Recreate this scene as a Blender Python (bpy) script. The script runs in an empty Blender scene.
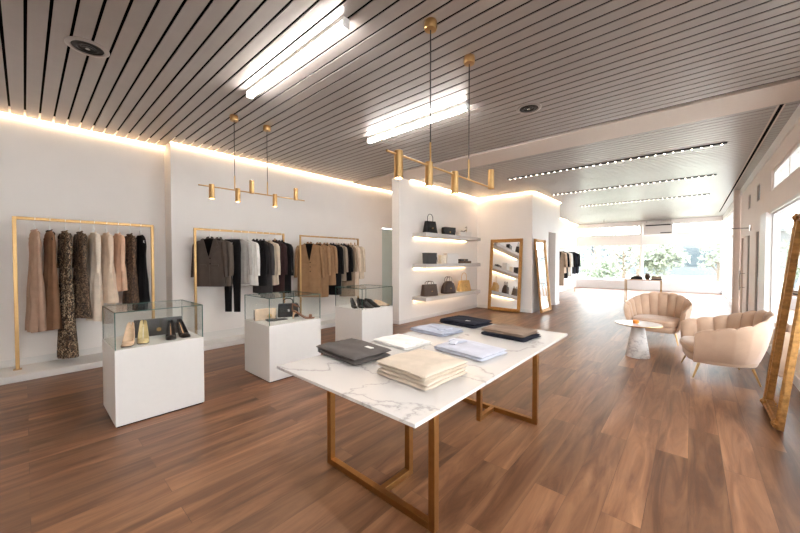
import bpy, math, random
from mathutils import Vector, Matrix, Euler
random.seed(7)
PI = math.pi
SC = bpy.context.scene
COL = SC.collection

# ------------------------------------------------------------------ materials
def S(r, g, b):
    f = lambda c: (c/255/12.92) if c/255 <= .04045 else ((c/255+.055)/1.055)**2.4
    return (f(r), f(g), f(b), 1)

def nodes(name):
    m = bpy.data.materials.new(name); m.use_nodes = True
    nt = m.node_tree
    return m, nt, nt.nodes['Principled BSDF']

def N(nt, t, **kw):
    n = nt.nodes.new(t)
    for k, v in kw.items():
        if k in n.inputs: n.inputs[k].default_value = v
        else: setattr(n, k, v)
    return n

def L(nt, a, ao, b, bi): nt.links.new(a.outputs[ao], b.inputs[bi])

def mat(name, col, rough=.5, metal=0., var=.06, scale=20., bump=0., bscale=80., coat=0., spec=.5, sheen=0., stretch=(1,1,1)):
    m, nt, b = nodes(name)
    tc = N(nt, 'ShaderNodeTexCoord'); mp = N(nt, 'ShaderNodeMapping', Scale=stretch)
    L(nt, tc, 'Object', mp, 'Vector')
    nz = N(nt, 'ShaderNodeTexNoise', Scale=scale, Detail=4.)
    L(nt, mp, 'Vector', nz, 'Vector')
    rp = N(nt, 'ShaderNodeValToRGB')
    rp.color_ramp.elements[0].position = .3; rp.color_ramp.elements[1].position = .7
    rp.color_ramp.elements[0].color = tuple(c*(1-var) for c in col[:3])+(1,)
    rp.color_ramp.elements[1].color = tuple(min(1, c*(1+var)) for c in col[:3])+(1,)
    L(nt, nz, 'Fac', rp, 'Fac'); L(nt, rp, 'Color', b, 'Base Color')
    b.inputs['Roughness'].default_value = rough; b.inputs['Metallic'].default_value = metal
    b.inputs['Coat Weight'].default_value = coat
    b.inputs['Specular IOR Level'].default_value = spec
    if sheen: b.inputs['Sheen Weight'].default_value = sheen
    if bump:
        n2 = N(nt, 'ShaderNodeTexNoise', Scale=bscale, Detail=3.)
        L(nt, mp, 'Vector', n2, 'Vector')
        bp = N(nt, 'ShaderNodeBump', Strength=bump, Distance=.01)
        L(nt, n2, 'Fac', bp, 'Height'); L(nt, bp, 'Normal', b, 'Normal')
    return m

def emis(name, col, s):
    m, nt, b = nodes(name)
    b.inputs['Base Color'].default_value = col
    b.inputs['Emission Color'].default_value = col
    b.inputs['Emission Strength'].default_value = s
    return m

def glass(name, tint=(1, 1, 1, 1), refl=1.45):
    m, nt, b = nodes(name); nt.nodes.remove(b)
    out = nt.nodes['Material Output']
    tr = N(nt, 'ShaderNodeBsdfTransparent'); tr.inputs['Color'].default_value = tint
    gl = N(nt, 'ShaderNodeBsdfGlossy', Roughness=.0)
    lw = N(nt, 'ShaderNodeLayerWeight', Blend=.5)
    pw = N(nt, 'ShaderNodeMath', operation='POWER'); pw.inputs[1].default_value = 4.
    L(nt, lw, 'Facing', pw, 0)
    fr = N(nt, 'ShaderNodeMapRange'); fr.inputs['To Min'].default_value = refl; fr.inputs['To Max'].default_value = .55
    L(nt, pw, 'Value', fr, 'Value')
    mx = N(nt, 'ShaderNodeMixShader')
    L(nt, fr, 'Result', mx, 'Fac'); nt.links.new(tr.outputs[0], mx.inputs[1]); nt.links.new(gl.outputs[0], mx.inputs[2])
    nt.links.new(mx.outputs[0], out.inputs['Surface'])
    return m

def wood_floor():
    m, nt, b = nodes('walnut_planks')
    tc = N(nt, 'ShaderNodeTexCoord')
    mp = N(nt, 'ShaderNodeMapping'); mp.inputs['Rotation'].default_value = (0, 0, PI/2)
    L(nt, tc, 'Object', mp, 'Vector')
    br = N(nt, 'ShaderNodeTexBrick', offset=.37, offset_frequency=2, squash=1., Scale=1.)
    br.inputs['Color1'].default_value = (0, 0, 0, 1); br.inputs['Color2'].default_value = (1, 1, 1, 1)
    br.inputs['Mortar'].default_value = (.5, .5, .5, 1)
    br.inputs['Mortar Size'].default_value = .0016; br.inputs['Mortar Smooth'].default_value = .2
    br.inputs['Brick Width'].default_value = 1.75; br.inputs['Row Height'].default_value = .205
    L(nt, mp, 'Vector', br, 'Vector')
    # stretched grain, shifted per plank
    sc = N(nt, 'ShaderNodeMapping'); sc.inputs['Scale'].default_value = (7.5, .8, 1)
    L(nt, tc, 'Object', sc, 'Vector')
    ad = N(nt, 'ShaderNodeVectorMath', operation='ADD')
    L(nt, sc, 'Vector', ad, 0)
    mu = N(nt, 'ShaderNodeVectorMath', operation='SCALE'); mu.inputs['Scale'].default_value = 37.
    L(nt, br, 'Color', mu, 0); L(nt, mu, 'Vector', ad, 1)
    g1 = N(nt, 'ShaderNodeTexNoise', Scale=1.1, Detail=7., Roughness=.62, Distortion=.9)
    L(nt, ad, 'Vector', g1, 'Vector')
    sc2 = N(nt, 'ShaderNodeVectorMath', operation='MULTIPLY'); sc2.inputs[1].default_value = (6, .8, 1)
    L(nt, ad, 'Vector', sc2, 0)
    g2 = N(nt, 'ShaderNodeTexNoise', Scale=2.2, Detail=4., Roughness=.6)
    L(nt, sc2, 'Vector', g2, 'Vector')
    rp = N(nt, 'ShaderNodeValToRGB'); cr = rp.color_ramp
    cr.elements[0].position = .27; cr.elements[0].color = S(80, 51, 34)
    cr.elements[1].position = .72; cr.elements[1].color = S(151, 108, 76)
    e = cr.elements.new(.42); e.color = S(106, 69, 46)
    e = cr.elements.new(.55); e.color = S(128, 88, 61)
    L(nt, g1, 'Fac', rp, 'Fac')
    # fine grain multiply
    r2 = N(nt, 'ShaderNodeMapRange'); r2.inputs['To Min'].default_value = .86; r2.inputs['To Max'].default_value = 1.08
    L(nt, g2, 'Fac', r2, 'Value')
    pv = N(nt, 'ShaderNodeMapRange'); pv.inputs['To Min'].default_value = .70; pv.inputs['To Max'].default_value = 1.2
    L(nt, br, 'Color', pv, 'Value')
    m1 = N(nt, 'ShaderNodeMath', operation='MULTIPLY'); L(nt, r2, 'Result', m1, 0); L(nt, pv, 'Result', m1, 1)
    # knots
    kmp = N(nt, 'ShaderNodeMapping'); kmp.inputs['Scale'].default_value = (2.6, .9, 1)
    L(nt, tc, 'Object', kmp, 'Vector')
    kn = N(nt, 'ShaderNodeTexVoronoi', Scale=1.); L(nt, kmp, 'Vector', kn, 'Vector')
    kr = N(nt, 'ShaderNodeMapRange'); kr.inputs['From Min'].default_value = .02; kr.inputs['From Max'].default_value = .09
    kr.inputs['To Min'].default_value = .45; kr.inputs['To Max'].default_value = 1.
    L(nt, kn, 'Distance', kr, 'Value')
    m2 = N(nt, 'ShaderNodeMath', operation='MULTIPLY'); L(nt, m1, 'Value', m2, 0); L(nt, kr, 'Result', m2, 1)
    seam = N(nt, 'ShaderNodeMapRange'); seam.inputs['To Min'].default_value = 1.; seam.inputs['To Max'].default_value = .55
    L(nt, br, 'Fac', seam, 'Value')
    m3 = N(nt, 'ShaderNodeMath', operation='MULTIPLY'); L(nt, m2, 'Value', m3, 0); L(nt, seam, 'Result', m3, 1)
    vm = N(nt, 'ShaderNodeVectorMath', operation='SCALE')
    L(nt, rp, 'Color', vm, 0); L(nt, m3, 'Value', vm, 'Scale')
    L(nt, vm, 'Vector', b, 'Base Color')
    rr = N(nt, 'ShaderNodeMapRange'); rr.inputs['To Min'].default_value = .3; rr.inputs['To Max'].default_value = .46
    L(nt, g2, 'Fac', rr, 'Value'); L(nt, rr, 'Result', b, 'Roughness')
    bp = N(nt, 'ShaderNodeBump', Strength=.12, Distance=.004)
    L(nt, m3, 'Value', bp, 'Height'); L(nt, bp, 'Normal', b, 'Normal')
    return m

def marble(name, scale=1.0, thin=.035):
    m, nt, b = nodes(name)
    tc = N(nt, 'ShaderNodeTexCoord')
    nz = N(nt, 'ShaderNodeTexNoise', Scale=1.6*scale, Detail=6., Roughness=.6)
    L(nt, tc, 'Object', nz, 'Vector')
    mx = N(nt, 'ShaderNodeMix', data_type='VECTOR'); mx.inputs['Factor'].default_value = .38
    nt.links.new(tc.outputs['Object'], mx.inputs[4]); nt.links.new(nz.outputs['Color'], mx.inputs[5])
    n2 = N(nt, 'ShaderNodeTexNoise', Scale=2.1*scale, Detail=2.2, Roughness=.45, Distortion=.5)
    nt.links.new(mx.outputs[1], n2.inputs['Vector'])
    s = N(nt, 'ShaderNodeMath', operation='SUBTRACT'); s.inputs[1].default_value = .5; L(nt, n2, 'Fac', s, 0)
    a = N(nt, 'ShaderNodeMath', operation='ABSOLUTE'); L(nt, s, 'Value', a, 0)
    rp = N(nt, 'ShaderNodeValToRGB'); cr = rp.color_ramp
    cr.elements[0].position = 0; cr.elements[0].color = S(172, 166, 163)
    cr.elements[1].position = thin; cr.elements[1].color = S(212, 206, 201)
    e = cr.elements.new(thin*.35); e.color = S(200, 194, 190)
    L(nt, a, 'Value', rp, 'Fac')
    cl = N(nt, 'ShaderNodeTexNoise', Scale=1.2*scale, Detail=3.); L(nt, tc, 'Object', cl, 'Vector')
    mr = N(nt, 'ShaderNodeMapRange'); mr.inputs['From Min'].default_value = .3; mr.inputs['From Max'].default_value = .7
    mr.inputs['To Min'].default_value = .9; mr.inputs['To Max'].default_value = 1.
    L(nt, cl, 'Fac', mr, 'Value')
    vm = N(nt, 'ShaderNodeVectorMath', operation='SCALE'); L(nt, rp, 'Color', vm, 0); L(nt, mr, 'Result', vm, 'Scale')
    L(nt, vm, 'Vector', b, 'Base Color')
    b.inputs['Roughness'].default_value = .22
    return m

def pattern(name, cols, scale=28., rough=.85):
    m, nt, b = nodes(name)
    tc = N(nt, 'ShaderNodeTexCoord'); mp = N(nt, 'ShaderNodeMapping', Scale=(1, 1, .6))
    L(nt, tc, 'Object', mp, 'Vector')
    nz = N(nt, 'ShaderNodeTexNoise', Scale=scale*.5, Detail=2.); L(nt, mp, 'Vector', nz, 'Vector')
    mx = N(nt, 'ShaderNodeMix', data_type='VECTOR'); mx.inputs['Factor'].default_value = .12
    nt.links.new(mp.outputs[0], mx.inputs[4]); nt.links.new(nz.outputs['Color'], mx.inputs[5])
    vo = N(nt, 'ShaderNodeTexVoronoi', Scale=scale); nt.links.new(mx.outputs[1], vo.inputs['Vector'])
    sp = N(nt, 'ShaderNodeSeparateColor'); L(nt, vo, 'Color', sp, 'Color')
    rp = N(nt, 'ShaderNodeValToRGB'); cr = rp.color_ramp; cr.interpolation = 'CONSTANT'
    n = len(cols)
    cr.elements[0].color = cols[0]; cr.elements[1].position = 1/n; cr.elements[1].color = cols[1]
    for i in range(2, n):
        e = cr.elements.new(i/n); e.color = cols[i]
    L(nt, sp, 'Red', rp, 'Fac'); L(nt, rp, 'Color', b, 'Base Color')
    b.inputs['Roughness'].default_value = rough
    return m

def fabric(name, col, var=.1): return mat(name, col, .9, var=var, scale=9, bump=.25, bscale=260, spec=.2, sheen=.0)
def leather(name, col, rough=.42): return mat(name, col, rough, var=.12, scale=18, bump=.12, bscale=150, spec=.35)

M = {}
M['floor'] = wood_floor()
M['wall'] = mat('warm_white_plaster', S(234, 228, 223), .62, var=.012, scale=3, bump=.02, bscale=60)
M['white'] = mat('white_lacquer', S(222, 218, 214), .38, var=.01)
M['dado'] = mat('window_kerb_paint', S(205, 200, 198), .5, var=.02)
M['slat'] = mat('taupe_metal_slats', S(163, 154, 148), .3, .45, var=.03, scale=6)
M['panel'] = mat('ceiling_flush_panel', S(212, 197, 185), .5, var=.02)
M['black'] = mat('black_void', S(8, 7, 7), .95, var=.02, spec=.05)
M['blackmetal'] = mat('black_metal', S(30, 28, 27), .45, .3)
M['brass'] = mat('satin_brass', S(192, 154, 104), .34, 1., var=.05, scale=30)
M['bronze'] = mat('bronze_brass', S(166, 122, 72), .36, 1., var=.07, scale=25)
M['gilt'] = mat('gilded_wood', S(174, 128, 72), .42, .5, var=.3, scale=30, bump=.5, bscale=60)
M['chrome'] = mat('steel', S(190, 188, 186), .25, 1.)
m, nt, b = nodes('mirror_silver'); b.inputs['Base Color'].default_value = (.9, .9, .89, 1); b.inputs['Metallic'].default_value = 1; b.inputs['Roughness'].default_value = .02
M['mirror'] = m
M['marble'] = marble('white_marble', 1., .022)
M['marble2'] = marble('veined_marble', 3., .09)
M['glass'] = glass('clear_glass', (.985, .995, .99, 1), .03)
M['case'] = glass('case_glass', (.975, .988, .982, 1), .025)
M['glassedge'] = mat('green_glass_edge', S(70, 104, 96), .15)
M['frost'] = mat('grey_green_glass_door', S(186, 198, 192), .3, var=.04, scale=2)
M['frame'] = mat('white_window_frame', S(226, 222, 218), .4, var=.01)
M['pinkwall'] = mat('blush_plaster', S(238, 226, 218), .6, var=.012, scale=3)
M['greydoor'] = mat('taupe_door_paint', S(150, 136, 127), .5)
M['darkglass'] = mat('dark_strip_glass', S(58, 56, 58), .1)
M['led'] = emis('warm_led', (1, .71, .42, 1), 13)
M['led2'] = emis('bright_warm_led', (1, .73, .45, 1), 21)
M['shelfled'] = emis('shelf_led', (1, .72, .42, 1), 7.5)
M['tube'] = emis('tube_diffuser', (1, .975, .945, 1), 44)
M['lamp'] = emis('pendant_lamp', (1, .85, .66, 1), 22)
M['dot'] = emis('track_lamp', (1, .86, .68, 1), 18)
M['shelf'] = mat('pale_grey_shelf', S(196, 189, 184), .5, var=.04)
M['velvet'] = mat('beige_velvet', S(190, 158, 133), .75, var=.06, scale=7, bump=.05, bscale=200, sheen=.35)
M['hanger'] = mat('white_hanger', S(238, 236, 232), .4)
M['woodhanger'] = mat('wood_hanger', S(190, 150, 100), .5)
M['tag'] = mat('white_tag', S(240, 238, 232), .6)
M['insole'] = leather('tan_insole', S(202, 150, 102))
M['grass'] = mat('lawn', S(166, 167, 150), .95, var=.3, scale=3)
M['leaf'] = mat('foliage', S(108, 114, 94), .9, var=.3, scale=4)
M['leafpale'] = mat('pale_foliage', S(126, 130, 112), .9, var=.25, scale=4)
M['bark'] = mat('bark', S(96, 82, 70), .95, var=.3)
M['pave'] = mat('paving', S(176, 172, 166), .9, var=.08, scale=2)
M['facade'] = mat('grey_facade', S(78, 82, 84), .8, var=.06)
M['added_facade'] = mat('added_grey_facade', S(188, 186, 182), .8)
M['facadeglass'] = mat('facade_glass', S(50, 58, 62), .15)
M['aircon'] = mat('cooler_plastic', S(206, 200, 196), .5, var=.01)

# ------------------------------------------------------------------ mesh builder
class MB:
    def __init__(s): s.v = []; s.f = []; s.mi = []
    def add(s, vs, fs, mi=0, T=None):
        o = len(s.v)
        for p in vs:
            p = Vector(p)
            s.v.append(T @ p if T else p)
        for f in fs: s.f.append([i+o for i in f]); s.mi.append(mi)
        return s
    def box(s, a, b, mi=0, T=None):
        x0, y0, z0 = a; x1, y1, z1 = b
        v = [(x0,y0,z0),(x1,y0,z0),(x1,y1,z0),(x0,y1,z0),(x0,y0,z1),(x1,y0,z1),(x1,y1,z1),(x0,y1,z1)]
        return s.add(v, [(0,3,2,1),(4,5,6,7),(0,1,5,4),(1,2,6,5),(2,3,7,6),(3,0,4,7)], mi, T)
    def loft(s, rings, cap0=True, cap1=True, mi=0, closed=True, T=None):
        n = len(rings[0]); v = [p for r in rings for p in r]; f = []
        for i in range(len(rings)-1):
            for j in range(n if closed else n-1):
                k = (j+1) % n
                f.append((i*n+j, i*n+k, (i+1)*n+k, (i+1)*n+j))
        if cap0: f.append(tuple(range(n-1, -1, -1)))
        if cap1: f.append(tuple((len(rings)-1)*n+j for j in range(n)))
        return s.add(v, f, mi, T)
    def tube(s, pts, r, n=10, mi=0, cap=True, T=None, square=False):
        pts = [Vector(p) for p in pts]; rings = []
        if not isinstance(r, (list, tuple)): r = [r]*len(pts)
        up = None
        for i, p in enumerate(pts):
            d = (pts[min(i+1, len(pts)-1)]-pts[max(i-1, 0)]).normalized()
            if up is None:
                a = Vector((0, 0, 1)) if abs(d.z) < .9 else Vector((1, 0, 0))
                u = d.cross(a).normalized()
            else: u = (up - d*up.dot(d)).normalized()
            up = u; w = d.cross(u)
            rings.append([p + (u*math.cos(2*PI*j/n)+w*math.sin(2*PI*j/n))*r[i] for j in range(n)])
        return s.loft(rings, cap, cap, mi, True, T)
    def lathe(s, prof, n=32, mi=0, T=None, cap=True):
        rings = [[(r*math.cos(2*PI*j/n), r*math.sin(2*PI*j/n), z) for j in range(n)] for r, z in prof]
        return s.loft(rings, cap, cap, mi, True, T)
    def pillow(s, cx, cy, w, l, z0, z1, k=8, nu=22, nv=22, wob=.004, ph=0., mi=0, rot=0., sag=0.):
        top = []; bot = []
        ca, sa = math.cos(rot), math.sin(rot)
        for i in range(nu+1):
            a = math.sin(PI/2*(2*i/nu-1))
            for j in range(nv+1):
                c = math.sin(PI/2*(2*j/nv-1))
                e = max(0, 1-abs(a)**k)**.5 * max(0, 1-abs(c)**k)**.5
                zm = (z0+z1)/2; h = (z1-z0)/2
                wx = wob*math.sin(5*c+ph)+wob*.6*math.sin(11*c+2*ph); wy = wob*math.sin(4*a+1.3+ph)
                x = w/2*a+wx; y = l/2*c+wy
                dz = wob*.7*(math.sin(4*a+3*c+ph)+math.sin(7*c-2*a+ph*2))*e
                X = cx+x*ca-y*sa; Y = cy+x*sa+y*ca
                top.append((X, Y, zm+h*e+dz-sag*(a*a)*h)); bot.append((X, Y, max(z0, zm-h*e)))
        f = []; n = nv+1; o = len(top)
        for i in range(nu):
            for j in range(nv):
                p = i*n+j
                f.append((p, p+n, p+n+1, p+1)); f.append((o+p, o+p+1, o+p+n+1, o+p+n))
        edge = [i*n for i in range(nu+1)] + [nu*n+j for j in range(1, n)] + [i*n+nv for i in range(nu-1, -1, -1)] + [j for j in range(nv-1, 0, -1)]
        for q in range(len(edge)):
            a, b2 = edge[q], edge[(q+1) % len(edge)]
            f.append((a, o+a, o+b2, b2)[::-1])
        return s.add(top+bot, f, mi)

def obj(name, mb, m, parent=None, bevel=0, smooth=40, seg=2):
    me = bpy.data.meshes.new(name)
    me.from_pydata([tuple(v) for v in mb.v], [], mb.f)
    ms = m if isinstance(m, (list, tuple)) else [m]
    for x in ms: me.materials.append(M[x] if isinstance(x, str) else x)
    me.polygons.foreach_set('material_index', mb.mi)
    if smooth:
        me.polygons.foreach_set('use_smooth', [True]*len(me.polygons))
        me.set_sharp_from_angle(angle=math.radians(smooth))
    me.update()
    o = bpy.data.objects.new(name, me); COL.objects.link(o)
    if parent: o.parent = parent
    if bevel:
        bv = o.modifiers.new('Bevel', 'BEVEL'); bv.width = bevel; bv.segments = seg; bv.limit_method = 'ANGLE'; bv.angle_limit = .6
    return o

def thing(name, label, cat, loc=(0, 0, 0), rot=0., group=None):
    o = bpy.data.objects.new(name, None); COL.objects.link(o); o.empty_display_size = .1
    o.location = loc
    o.rotation_euler = rot if isinstance(rot, (tuple, list)) else (0, 0, rot)
    return tag(o, label, cat, group)

def tag(o, label, cat, group=None):
    o['label'] = label; o['category'] = cat
    if group: o['group'] = group
    return o

def struct(name, mb, m, bevel=0, label=None, parent=None):
    o = obj(name, mb, m, parent, bevel)
    if not parent: o['kind'] = 'structure'
    if label: o['label'] = label
    return o

def B(*a): return MB().box(*a)

# ------------------------------------------------------------------ room shell
H = 3.62
XL, XM, XP, XK, XF, XR = -7.18, -6.80, -5.40, -3.58, -4.90, 1.05
YS, YP, YK, YE, YB, Y0 = 1.70, 6.09, 10.02, 12.75, 21.5, -3.0
struct('floor', B((-7.4, Y0-.1, -.08), (1.35, YB+.2, 0)), 'floor', label='wide walnut brown plank floor')

slats = MB()
pitch, wd = .1375, .116
def slat_rows(y):
    if y < YS: return [(XL+.06, XR)]
    if y < YP: return [(XM+.06, XR)]
    if y < YK: return [(XM+.06, XP-.28), (XP+.06, XR)]
    if y < YE+.06: return [(XM+.06, XP-.28), (XK+.06, XR)]
    if y < 18.7: return [(XF+.06, XR)]
    return [(-5.02, XR)]
k = 0
y = .047-pitch*23
while y+wd < YB:
    if not (5.74 < y+wd/2 < 6.48) :
        for a, b in slat_rows(y+wd/2):
            slats.box((a, y, H), (b, y+wd, H+.006))
    y += pitch
struct('ceiling', slats, 'slat', label='taupe slatted metal ceiling with dark gaps')
struct('ceiling_void', B((-7.4, Y0-.1, H+.12), (1.35, YB+.2, H+.2)), 'black')
struct('trim_1', MB().box((XM+.06, 5.76, H-.012), (XR, 6.50, H+.03)), 'panel', bevel=.004, label='flat taupe band crossing the slatted ceiling')
struct('trim_2', MB().box((.832, 6.55, H-.006), (.868, 19.5, H+.01)), 'black', label='black linear slot along the ceiling edge')
struct('trim_3', MB().box((.812, 6.55, H-.004), (.832, 19.5, H+.01)).box((.868, 6.55, H-.004), (.888, 19.5, H+.01)), 'panel')

struct('wall_left', MB().box((XL-.2, Y0, 0), (XL, YS, H+.12)), 'wall')
struct('wall_left_rear', MB().box((XM-.58, YS, 0), (XM, 6.92, H+.12)).box((XM-.58, 6.92, 2.53), (XM, 8.0, H+.12)).box((XM-.58, 8.0, 0), (XM, YE+.2, H+.12)), 'wall')
struct('wall_partition', B((XP-.235, YP, 0), (XP, YK+.2, H+.12)), 'wall')
struct('wall_mirror', B((XP, YK, 0), (XK, YK+.2, H+.12)), 'wall')
struct('wall_block', MB().box((XK-.2, YK+.2, 0), (XK, 11.52, H+.12)).box((XK-.2, 11.52, 2.52), (XK, 12.27, H+.12)).box((XK-.2, 12.27, 0), (XK, YE, H+.12)).box((XF-.2, YE-.2, 0), (XK-.2, YE, H+.12)), 'wall')
struct('wall_left_far', MB().box((XF-.2, YE, 0), (XF, 18.7, H+.12)).box((-5.3, 18.7, 0), (-5.08, YB+.2, H+.12)), 'wall')
struct('wall_front', B((-7.4, Y0-.2, 0), (1.35, Y0, H+.12)), 'wall')
d = struct('door_1', B((XM-.10, 6.94, 0), (XM-.06, 7.98, 2.51)), 'frost')
struct('door_2', B((XK-.42, 11.3, 0), (XK-.38, 12.5, 2.6)), 'greydoor')
struct('baseboard_left', MB().box((XL, Y0, 0), (-6.57, YS, .09)).box((XM, YS, 0), (-6.38, 6.0, .09)), 'white', bevel=.006, label='low white plinth ledge along the left wall')
struct('baseboard_left_wall', MB().box((XL, Y0, .09), (XL+.015, YS, .19)).box((XM, YS, .09), (XM+.015, 6.0, .24)), 'white', bevel=.004)
struct('baseboard_partition', MB().box((XP, YP, 0), (XP+.015, YK-.015, .09)).box((XP-.235, YP-.015, 0), (XP+.015, YP, .09)), 'white', bevel=.003)
struct('baseboard_mirror', MB().box((XP+.015, YK-.015, 0), (XK+.015, YK, .1)).box((XK, YK, 0), (XK+.015, 11.50, .1)).box((XK, 12.29, 0), (XK+.015, YE, .1)), 'white', bevel=.003)

# cove LED strips, recessed in the gap between slats and wall
def cove(pts, lab, m_='led'):
    mb = MB()
    for (x0, y0, x1, y1) in pts:
        ln = max(abs(x1-x0), abs(y1-y0)); n = max(1, int(ln/.8))
        for i in range(n):
            a, b2 = i/n, (i+1)/n
            xa, xb = x0+(x1-x0)*a, x0+(x1-x0)*b2; ya, yb = y0+(y1-y0)*a, y0+(y1-y0)*b2
            if abs(x1-x0) < abs(y1-y0): xa, xb = x0, x1
            else: ya, yb = y0, y1
            mb.box((xa, ya, H-.002), (xb, yb, H+.009))
    o = obj('cove_light', mb, m_)
    tag(o, lab, 'light')
cove([(XL+.012, Y0, XL+.036, YS-.01)], 'warm glowing strip light along the top of the nearest left wall')
cove([(XM+.012, YS, XM+.036, YE)], 'warm strip light along the ceiling above the rear clothes rails')
cove([(XP+.012, YP, XP+.036, YK-.04)], 'warm strip light above the three handbag shelves', 'led2')
cove([(XP+.04, YK-.036, XK+.01, YK-.012)], 'warm strip light above the wide leaning gilt mirror', 'led2')
cove([(XK+.012, YK, XK+.036, YE)], 'warm strip light above the narrow leaning mirror and dark doorway', 'led2')
cove([(XF+.012, YE+.05, XF+.036, 18.7), (-5.068, 18.72, -5.044, YB)], 'warm strip light at the far left beyond the doorway')

# back wall with windows
struct('wall_back', MB().box((-5.3, YB, 0), (1.3, YB+.2, .50)).box((-5.3, YB, 2.42), (1.3, YB+.2, 2.88)).box((-5.3, YB, 3.42), (1.3, YB+.2, H+.12)), 'wall')
struct('trim_4', B((-5.08, YB-.12, 0), (XR, YB, .47)), 'dado', bevel=.01)
struct('trim_5', B((-5.08, YB-.06, .47), (XR, YB+.1, .51)), 'dado', bevel=.008)
def window(name, plane, a0, a1, z0, z1, mull=(), fw=.05, dep=.08, rails=()):
    """plane ('x', X) or ('y', Y)"""
    ax, c = plane
    def bx(mb, p0, p1, q0, q1, d0, d1):
        if ax == 'x': mb.box((c+d0, p0, q0), (c+d1, p1, q1))
        else: mb.box((p0, c+d0, q0), (p1, c+d1, q1))
    fr = MB()
    bx(fr, a0, a1, z0, z0+fw, 0, dep); bx(fr, a0, a1, z1-fw, z1, 0, dep)
    bx(fr, a0, a0+fw, z0+fw, z1-fw, 0, dep); bx(fr, a1-fw, a1, z0+fw, z1-fw, 0, dep)
    for q in mull: bx(fr, q-fw/2, q+fw/2, z0+fw, z1-fw, 0, dep)
    for q in rails: bx(fr, a0+fw, a1-fw, q-fw/2, q+fw/2, .005, dep-.005)
    o = struct(name, fr, 'frame')
    g = MB(); bx(g, a0+fw, a1-fw, z0+fw, z1-fw, dep/2-.003, dep/2+.003)
    obj('pane', g, 'glass', o)
    return o
window('window_1', ('y', YB+.04), -5.08, -2.03, .51, 2.42)
window('window_2', ('y', YB+.04), -1.97, XR, .51, 2.42)
window('window_3', ('y', YB+.04), -5.08, -2.03, 2.88, 3.42, mull=(-3.55,))
window('window_4', ('y', YB+.04), -1.97, XR, 2.88, 3.42, mull=(-.5,))
struct('trim_6', B((-2.03, YB-.03, .5), (-1.97, YB+.15, H)), 'frame')

# right wall: glazing, blush panels, door, column
G1 = 8.9
struct('wall_right', MB()
       .box((XR, Y0, 0), (XR+.2, G1, .46)).box((XR, Y0, 2.46), (XR+.2, G1, 2.82)).box((XR, Y0, 3.20), (XR+.2, 13.72, H+.12))
       .box((XR, 9.5, 0), (XR+.2, 10.2, 3.20)).box((XR, G1, 2.46), (XR+.2, 9.5, 3.20)).box((XR, 10.2, 2.2), (XR+.2, 10.62, 2.86))
       .box((XR, 10.62, 0), (XR+.2, 11.7, 3.20)).box((XR, 11.7, 2.2), (XR+.2, 12.12, 2.86)).box((XR, 12.12, 2.2), (XR+.2, 13.72, 3.20))
       .box((XR, 12.12, 0), (XR+.2, 12.4, 2.2)).box((XR, 13.5, 0), (XR+.2, 13.72, 2.2)), 'pinkwall')
struct('wall_right_far', MB().box((XR, 13.72, 0), (XR+.2, YB+.2, .12)).box((XR, 13.72, 3.4), (XR+.2, YB+.2, H+.12)), 'frame')
struct('baseboard_right', B((XR-.05, Y0, 0), (XR, 9.5, .14)), 'white', bevel=.005)
struct('trim_7', B((XR-.03, Y0, .44), (XR, G1, .48)), 'frame', bevel=.004)
struct('trim_8', B((XR-.02, Y0, 2.42), (XR, G1, 2.47)), 'frame', bevel=.004)
struct('trim_9', B((XR-.06, G1-.02, 0), (XR+.1, 9.5, 2.46)), 'frame', bevel=.004)
struct('trim_10', B((XR-.03, Y0, 3.45), (XR, 13.7, H)), 'frame', bevel=.004)
window('window_5', ('x', XR+.03), Y0, G1, .48, 2.46, mull=(-1.2, .6, 2.4, 4.2, 6.6))
window('window_6', ('x', XR+.03), Y0, G1, 2.82, 3.20, mull=(-1.2, .6, 2.4, 4.2, 6.0, 7.6))
for i, y in enumerate((10.2, 11.7)):
    struct('window_%d' % (7+i), B((XR+.02, y, .02), (XR+.06, y+.42, 2.2)), 'darkglass')
    struct('window_%d' % (9+i), B((XR+.02, y, 2.86), (XR+.06, y+.42, 3.2)), 'darkglass')
dr = struct('door_3', B((XR+.04, 12.4, 0), (XR+.1, 13.5, 2.2)), 'pinkwall')
hb = MB().tube([(XR-.06, 13.0, .76), (XR-.06, 13.0, 1.3)], .016).tube([(XR-.06, 13.0, .84), (XR+.05, 13.0, .84)], .01).tube([(XR-.06, 13.0, 1.22), (XR+.05, 13.0, 1.22)], .01)
obj('door_handle', hb, 'chrome', dr)
struct('trim_11', B((.90, 13.74, 0), (XR+.02, 13.9, H)), 'pinkwall', bevel=.006, label='blush square column by the right wall')
window('window_11', ('x', XR+.03), 13.92, YB-.02, .12, 3.4, mull=(15.0, 16.1, 17.2, 18.3, 19.4, 20.5), rails=(2.45,), fw=.07)
struct('trim_12', B((.865, 4.92, 0), (XR+.02, 5.06, H)), 'frame', bevel=.004)

sb = MB().box((.68, 11.50, 2.345), (1.03, 11.54, 2.37)).box((1.03, 11.46, 2.29), (1.05, 11.58, 2.42))
o = obj('wall_bracket', sb, 'chrome', bevel=.003); tag(o, 'slim grey bracket arm sticking out of the blush wall above the doors', 'bracket')

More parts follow.
